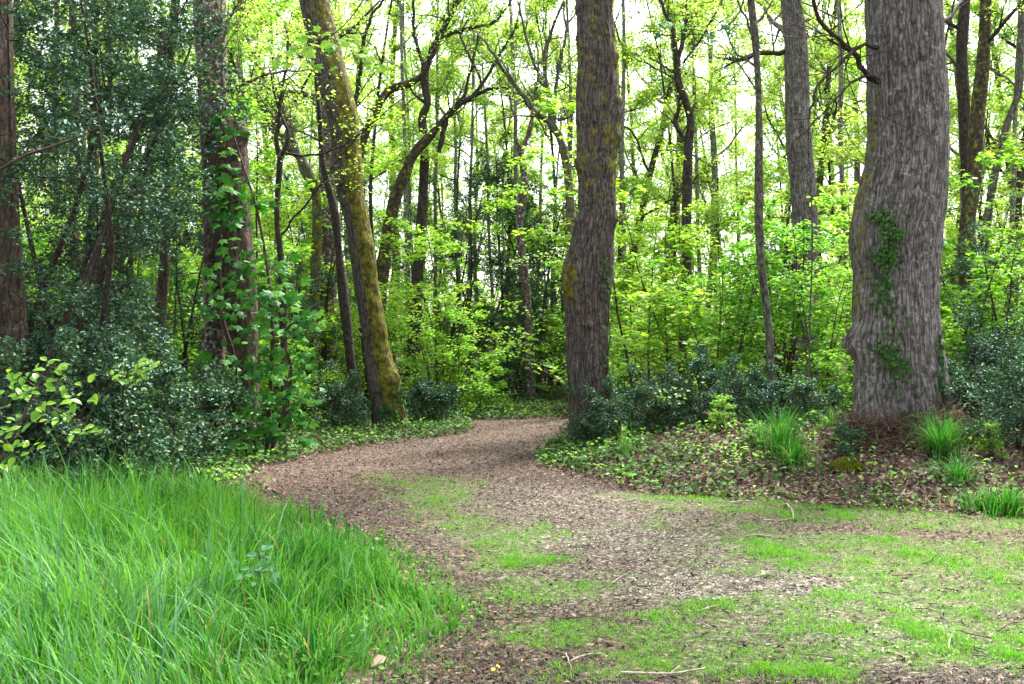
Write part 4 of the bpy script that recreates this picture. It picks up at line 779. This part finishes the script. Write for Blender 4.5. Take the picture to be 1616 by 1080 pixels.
# log and sticks
def stick(name, label, pts, r, mat, seed, forks=()):
    r *= .62
    rs = rng(seed); w3 = []
    for px, py, lift in pts:
        gx, gy = G(px, py); w3.append([gx, gy, gzs(gx, gy)+r*.8+.012+lift])
    w3 = np.array(w3); c0 = w3[0].copy(); sp, sr = spline(w3-c0, np.linspace(r, r*.55, len(w3)), .03); mb = MB(); tube(mb, sp+rs.normal(0, r*.12, sp.shape), sr*rs.uniform(.8, 1.15, len(sr)), 7)
    for (q, dx, dy, l) in forks:
        i = int(q*(len(sp)-1)); f = np.array([sp[i], sp[i]+[dx*l*.5, dy*l*.5, .01], sp[i]+[dx*l, dy*l, .02]]); tube(mb, f, [r*.5, r*.4, r*.25], 5)
    o = put(name, mb.mesh(name, M[mat])); o.location = c0; tag(o, label, 'stick')
stick('fallen_stick', 'long pale stick along the bottom edge, peeling bark', [(980, 1066, 0), (1010, 1070, .01), (1060, 1067, 0), (1112, 1062, .01)], .011, 'stick', 1, [(.6, .6, .6, .1)])
stick('fallen_stick', 'short pale stick with a twig above the bottom edge', [(900, 1048, .0), (925, 1041, .01), (950, 1036, 0)], .010, 'stick', 2)
stick('fallen_stick', 'thin upright looking twig left of the short pale stick', [(893, 1035, 0), (897, 1048, .01), (903, 1062, 0)], .006, 'stick', 3)
stick('fallen_stick', 'bent pale stick lying on the bare chips', [(1100, 970, 0), (1118, 966, .01), (1134, 958, 0)], .009, 'stick', 4)
stick('fallen_stick', 'forked pale twig right of the green patches', [(1108, 990, 0), (1112, 997, .02), (1130, 999, 0)], .006, 'stick', 5, [(.3, -.5, .8, .08)])
stick('fallen_stick', 'small white curved stick standing out on the right grass', [(1497, 1030, 0), (1499, 1018, .01), (1502, 1008, 0)], .007, 'stick', 6)
stick('fallen_stick', 'curled bleached stick at the grass edge, like a hook', [(1240, 800, 0), (1243, 806, .04), (1250, 812, .02), (1252, 822, 0)], .018, 'stick', 7)
stick('fallen_stick', 'straight bleached stick below the curled one', [(1206, 823, 0), (1230, 824, 0), (1250, 822, .01)], .012, 'stick', 8)
stick('fallen_stick', 'pale stick on the far grass band near the bank', [(1152, 797, 0), (1170, 796, .01), (1186, 794, 0)], .012, 'stick', 9)
stick('fallen_stick', 'slim brown stick crossing the chips in the middle', [(965, 925, 0), (978, 917, .01), (990, 908, 0)], .006, 'stick', 10)
stick('fallen_stick', 'dark flat twig on the right turf', [(1408, 912, 0), (1430, 914, .01), (1448, 910, 0)], .008, 'rot', 11)
stick('fallen_stick', 'dark twig lying on chips left of the bent pale stick', [(880, 980, 0), (945, 982, .01), (990, 990, 0)], .006, 'rot', 12)
stick('fallen_stick', 'grey twig between chips and right turf', [(1190, 915, 0), (1225, 912, .01), (1250, 914, 0)], .007, 'stick', 13)
stick('fallen_stick', 'crooked brown twig near the right border', [(1575, 1000, 0), (1595, 993, .02), (1612, 985, 0)], .008, 'rot', 14, [(.5, .3, .7, .1)])
stick('fallen_stick', 'pale straw coloured stick beside the tall grass edge', [(640, 985, 0), (655, 975, .01), (668, 968, 0)], .005, 'stick', 15)
def obj_log():
    a = P(1112, 678, 13.9); b = P(1172, 700, 13.2); a[2] = gzs(a[0], a[1])+.22; b[2] = gzs(b[0], b[1])+.06; sp, sr = spline([np.zeros(3), (b-a)*.5+[0, 0, .04], b-a], [.034, .038, .026], .05)
    mb = MB(); rs = rng(4); tube(mb, sp, sr*rs.uniform(.85, 1.15, len(sr)), 12); tube(mb, [sp[4], sp[4]+[.05, -.1, .12], sp[4]+[.06, -.15, .26]], [.015, .01, .005], 5)
    o = put('rotten_log', mb.mesh('rotten_log', M['rot'])); o.location = a; tag(o, 'dark rotten log leaning on the bank right of the central tree', 'log')
obj_log()
rs = rng(44); tw = MB()
for i in range(520):
    x_, y_ = scatter(1, 4.4, 13, 1.2); x_ = x_[0]; y_ = y_[0]
    if sdist(GRASS, np.array([x_]), np.array([y_]))[0] < .05: continue
    L_ = rs.uniform(.04, .26)*rs.uniform(.5, 1); a_ = rs.uniform(0, PI2); p_ = [x_, y_, gzs(x_, y_)+.018]; k_ = rs.normal(0, .12)
    q_ = np.array([p_, [x_+math.cos(a_)*L_/2-math.sin(a_)*k_*L_, y_+math.sin(a_)*L_/2+math.cos(a_)*k_*L_, p_[2]+.008], [x_+math.cos(a_)*L_, y_+math.sin(a_)*L_, p_[2]]])
    w0 = MB(); tube(w0, q_, np.array([1, .8, .5])*rs.uniform(.0015, .0042), 4, cap=False); tw.add(w0.v[0], w0.f, rnd=np.full(w0.n, np.clip(rs.beta(1.3, 2), 0, 1)))
tag(put('twig_litter', tw.mesh('twig_litter', M['chips'])), 'small broken twigs strewn over chips and short grass', 'twigs', kind='stuff')
# pale leaf scraps as litter highlights and dead leaf lying in the foreground
mb = MB(); leaves(mb, rng(3), np.zeros((1, 3)), .11, (T_ovate()[0]*[1, 1, 1.5], T_ovate()[1]), tilt=.1, rnd=np.array([.8])); gx, gy = G(612, 1050)
o = put('dead_leaf', mb.mesh('dead_leaf', M['litter'])); o.location = (gx, gy, gzs(gx, gy)+.03); tag(o, 'large pale dead leaf at the grass edge in the bottom foreground', 'leaf')

# ---------------------------------------------------------------- sycamore growing in front of the crossing trunks
def sycamore():
    rs = rng(55); cl = [(356, 186, 14.3, 5, 9), (352, 205, 14.3, 5, 14), (368, 202, 14.2, 6, 12), (352, 262, 14.4, 4, 9), (345, 280, 14.4, 7, 14), (365, 287, 14.3, 8, 14), (375, 320, 14.2, 8, 16), (352, 322, 14.3, 8, 14), (432, 318, 14.0, 6, 14), (405, 305, 14.1, 5, 12),
          (360, 345, 14.3, 9, 16), (395, 330, 14.1, 6, 14), (375, 412, 14.1, 10, 18), (425, 425, 13.9, 14, 22), (395, 435, 14.0, 14, 22), (345, 440, 14.2, 8, 16), (350, 482, 14.2, 6, 14), (385, 490, 14.1, 10, 18), (430, 470, 13.9, 14, 20), (450, 495, 13.8, 12, 18), (475, 515, 13.8, 10, 16), (505, 495, 13.7, 5, 10), (325, 495, 14.2, 3, 8),
          (440, 540, 13.9, 16, 24), (470, 570, 13.8, 14, 20), (400, 575, 13.9, 10, 20), (365, 620, 13.9, 12, 18), (430, 600, 13.9, 18, 26), (470, 620, 13.8, 16, 22), (360, 600, 14, 5, 12), (415, 650, 13.8, 18, 26), (460, 670, 13.7, 16, 22), (380, 690, 13.7, 16, 20), (430, 700, 13.6, 18, 24), (350, 690, 13.7, 8, 14), (305, 698, 13.6, 5, 10), (320, 560, 14, 3, 8), (400, 715, 13.6, 10, 20), (405, 520, 14.0, 8, 16)]
    base = P(420, 735, 13.9); base[2] = gzs(base[0], base[1]); wood = MB(); mb = MB()
    stems = [[(420, 735, 9, 13.9), (425, 650, 8, 14), (430, 560, 7, 14), (428, 480, 6, 14), (420, 410, 5, 14.1), (405, 330, 4, 14.1), (380, 250, 3, 14.3), (362, 195, 2.5, 14.4)], [(420, 735, 7, 13.9), (445, 660, 6, 13.8), (460, 590, 5, 13.8), (452, 520, 4, 13.8), (480, 500, 3, 13.8)], [(418, 735, 7, 13.9), (395, 680, 5, 13.8), (378, 620, 4, 13.9), (370, 560, 3, 14), (352, 500, 3, 14.1), (348, 440, 2.5, 14.2), (350, 330, 2, 14.3)]]
    S = []
    for st in stems:
        sp, sr = spline([P(a[0], a[1], a[3])-base for a in st], [a[2]/2*14/F for a in st], .1); tube(wood, sp, sr, 7); S.append(sp)
    S = np.concatenate(S)
    for px, py, d, n, sp in cl:
        n = int(n*1.7); c = P(px, py, d)-base; j = np.argmin(((S-c)**2).sum(1)+np.where(S[:, 2] > c[2], 9, 0)*.3); mid = (S[j]+c)/2+[0, 0, .06]
        tube(wood, np.array([S[j], mid, c]), [.008, .005, .003], 4)
        pos = c+rs.normal(0, 1, (n, 3))*[sp*.0085, .14, sp*.0085]; tocam = np.array([-c[0]*.05, -.75, .75])
        for p in pos: tube(wood, np.array([c, (c+p)/2+[0, 0, .015], p]), [.002, .0016, .0012], 3, cap=False)
        leaves(mb, rs, pos, .165, T_maple(), nrm=np.array([tocam]), dirs=(pos-c)*[1, .5, .2]+[0, -.25, -.12], tilt=.38)
    e = empty('sycamore_sapling', base, 'sycamore sapling with large lobed leaves spreading over the crossing pair of trunks', 'sapling'); put('stems', wood.mesh('stems', M['twig']), e); put('leaves', mb.mesh('leaves', M['maple'], False), e)
sycamore()
def hanging(name, label, line, clusters, size, tpl, mat, seed, bark='dark', cat='branch', lw=.008, facing=(-.0, -.6, .8), jz=.05):
    """a leafy branch: line of (px, py, d); clusters of (px, py, d, n, spread_px)"""
    rs = rng(seed); base = P(*line[0]); wood = MB(); sp, sr = spline([P(*a)-base for a in line], np.linspace(lw, .002, len(line)), .08); tube(wood, sp, sr, 5); mb = MB()
    for px, py, d, n, s in clusters:
        n = int(n*1.35)
        c = P(px, py, d)-base; j = np.argmin(((sp-c)**2).sum(1)); tube(wood, np.array([sp[j], (sp[j]+c)/2+[0, 0, .02], c]), [.004, .003, .0015], 4, cap=False)
        pos = c+rs.normal(0, 1, (n, 3))*[s*d/F, .08, s*d/F*.6]; leaves(mb, rs, pos, size, tpl, nrm=np.array([facing]), dirs=(pos-c)*[1, 1, .3]+[0, -.05, -.02], tilt=.35)
    e = empty(name, base, label, cat); put('stems', wood.mesh('stems', M[bark]), e); put('leaves', mb.mesh('leaves', M[mat], False), e)
    return e
# lime green bush at the left border
hanging('lime_bush', 'lime green large leaved bush branch reaching in from the left border above the grass',
        [(-60, 800, 6.2), (-10, 745, 6.2), (20, 690, 6.2), (45, 640, 6.2), (62, 600, 6.2), (75, 575, 6.2)],
        [(75, 572, 6.2, 3, 8), (95, 585, 6.1, 7, 12), (45, 590, 6.2, 6, 14), (15, 590, 6.2, 5, 14), (60, 615, 6.1, 8, 16), (25, 625, 6.2, 7, 16), (95, 620, 6.1, 5, 12), (115, 610, 6.0, 4, 10), (130, 635, 6.0, 5, 10), (15, 655, 6.2, 6, 14), (45, 660, 6.2, 7, 14), (80, 650, 6.1, 6, 14), (5, 690, 6.2, 5, 12), (20, 715, 6.2, 5, 12), (100, 660, 6.1, 4, 12), (130, 675, 6.0, 4, 10), (150, 680, 6.0, 3, 7), (0, 735, 6.2, 4, 12), (45, 705, 6.2, 3, 10)], .064, T_ovate(), 'lime', 1, 'brown', 'bush', lw=.014)
hanging('lime_spray', 'lime green leafy spray beside the lime bush, in front of holly', [(120, 700, 8), (150, 640, 8), (185, 600, 8), (230, 578, 8), (255, 575, 8)],
        [(190, 598, 8, 6, 9), (205, 588, 8, 8, 9), (222, 580, 8, 8, 9), (240, 576, 8, 8, 8), (212, 600, 8, 5, 8)], .06, T_ovate(), 'lime', 2, 'brown', 'branch')
hanging('hanging_spray', 'maple leaves drooping before the sky over the mossy leaning tree', [(590, -30, 11), (560, 20, 11), (525, 55, 11), (480, 70, 11), (440, 90, 11)],
        [(455, 65, 11, 7, 12), (440, 85, 11, 6, 12), (480, 75, 11, 6, 10), (500, 60, 11, 6, 12), (525, 70, 11, 7, 12), (550, 65, 11, 6, 10), (565, 80, 11, 6, 10), (595, 105, 11, 5, 8), (540, 90, 11, 4, 8), (430, 100, 11, 5, 9), (490, 95, 11, 5, 8)], .12, T_maple(), 'crown2', 3)
hanging('hanging_spray', 'few dark lobed leaves dangling against the sky between central tree and massive oak', [(1180, -20, 9), (1160, 30, 9), (1130, 50, 9), (1090, 55, 9), (1050, 50, 9)],
        [(1045, 45, 9, 3, 8), (1065, 40, 9, 3, 7), (1095, 50, 9, 4, 8), (1120, 60, 9, 3, 6), (1145, 55, 9, 3, 6), (1165, 80, 9, 2, 5), (1085, 35, 9, 2, 5), (1110, 65, 9, 2, 5)], .085, T_maple(), 'maple', 4)
hanging('low_spray', 'pale yellow green spray over the tall grass tussock', [(1235, 650, 12), (1215, 668, 12), (1190, 675, 12), (1155, 675, 12)],
        [(1160, 672, 12, 7, 8), (1180, 678, 12, 8, 8), (1200, 685, 12, 8, 8), (1220, 690, 12, 8, 8), (1190, 668, 12, 6, 7), (1235, 688, 12, 6, 7)], .05, T_oval(.33), 'lime', 5)
hanging('low_spray', 'pale yellow green spray in the holly right of the central tree', [(1100, 620, 14), (1060, 618, 14), (1000, 640, 14), (985, 680, 14)],
        [(1050, 622, 13.8, 9, 10), (1075, 625, 13.8, 9, 9), (1095, 598, 13.8, 8, 9), (990, 677, 13.6, 8, 8), (1020, 690, 13.6, 9, 10), (1005, 700, 13.6, 6, 8)], .06, T_oval(.33), 'lime', 6)
hanging('flat_spray', 'flat layered yellow green spray left of the central tree, above the path', [(905, 395, 17), (870, 400, 17), (830, 412, 17), (800, 418, 17)],
        [(895, 395, 17, 16, 10), (875, 400, 17, 18, 10), (855, 402, 17, 18, 10), (830, 410, 17, 16, 9), (810, 416, 17, 12, 8), (865, 412, 17, 10, 10), (885, 408, 17, 12, 10)], .06, T_oval(.33), 'crown', 7, facing=(0, -.3, 1))
hanging('holly_branch', 'bare dark brown branch with holly leaves across the left thicket', [(-10, 275, 8.6), (35, 248, 8.6), (80, 232, 8.6), (130, 214, 8.6), (160, 200, 8.6), (200, 190, 8.6)],
        [(135, 200, 8.6, 14, 14), (165, 190, 8.6, 18, 16), (200, 185, 8.6, 22, 18), (150, 150, 8.6, 18, 20)], .055, T_holly(), 'holly', 8, 'brown', lw=.018)
hanging('nettle', 'dull blue green nettle standing in the tall grass', [(415, 960, 5.6), (412, 930, 5.6), (410, 890, 5.6), (408, 855, 5.6)],
        [(395, 880, 5.6, 3, 6), (425, 885, 5.6, 3, 6), (410, 870, 5.6, 4, 7), (398, 905, 5.6, 3, 7), (425, 910, 5.6, 4, 7), (412, 900, 5.55, 3, 7)], .055, T_ovate(), 'nettle', 9, 'grey', 'nettle', lw=.003)
# yellow celandines
mbf = MB()
for k in range(8):
    a = k*math.pi/4; c, s = math.cos(a), math.sin(a); v = np.array([[0, 0, .002], [.006, .003, .003], [.012, 0, .001], [.006, -.003, .003]]); v = np.stack([v[:, 0]*c-v[:, 1]*s, v[:, 0]*s+v[:, 1]*c, v[:, 2]], 1); mbf.add(v, [[[0, 1, 2, 3]]])
fme = mbf.mesh('petals', M['yellow']); sb = MB(); tube(sb, [[0, 0, -.07], [.004, 0, -.03], [0, 0, .001]], [.0015, .0013, .001], 5); sme = sb.mesh('stem', M['turf'])
for i, (px, py, dz, lab) in enumerate([(778, 1072, .05, 'yellow celandine flower at the bottom edge, left one of the pair'), (786, 1070, .06, 'yellow celandine flower at the bottom edge, right one of the pair'), (757, 1040, .04, 'yellow flower on the mulch beside the tall grass'), (385, 955, .22, 'yellow flower inside the tall grass'), (375, 880, .22, 'yellow flower further up in the tall grass')]):
    gx, gy = G(px, py); gy -= .1*(dz > .1); e = empty('celandine', (gx, gy, gzs(gx, gy)+dz), lab, 'flower', 'yellow celandine flowers'); e.rotation_euler = (.5, .1*i, i); put('petals', fme, e); put('stem', sme, e)
print('done')
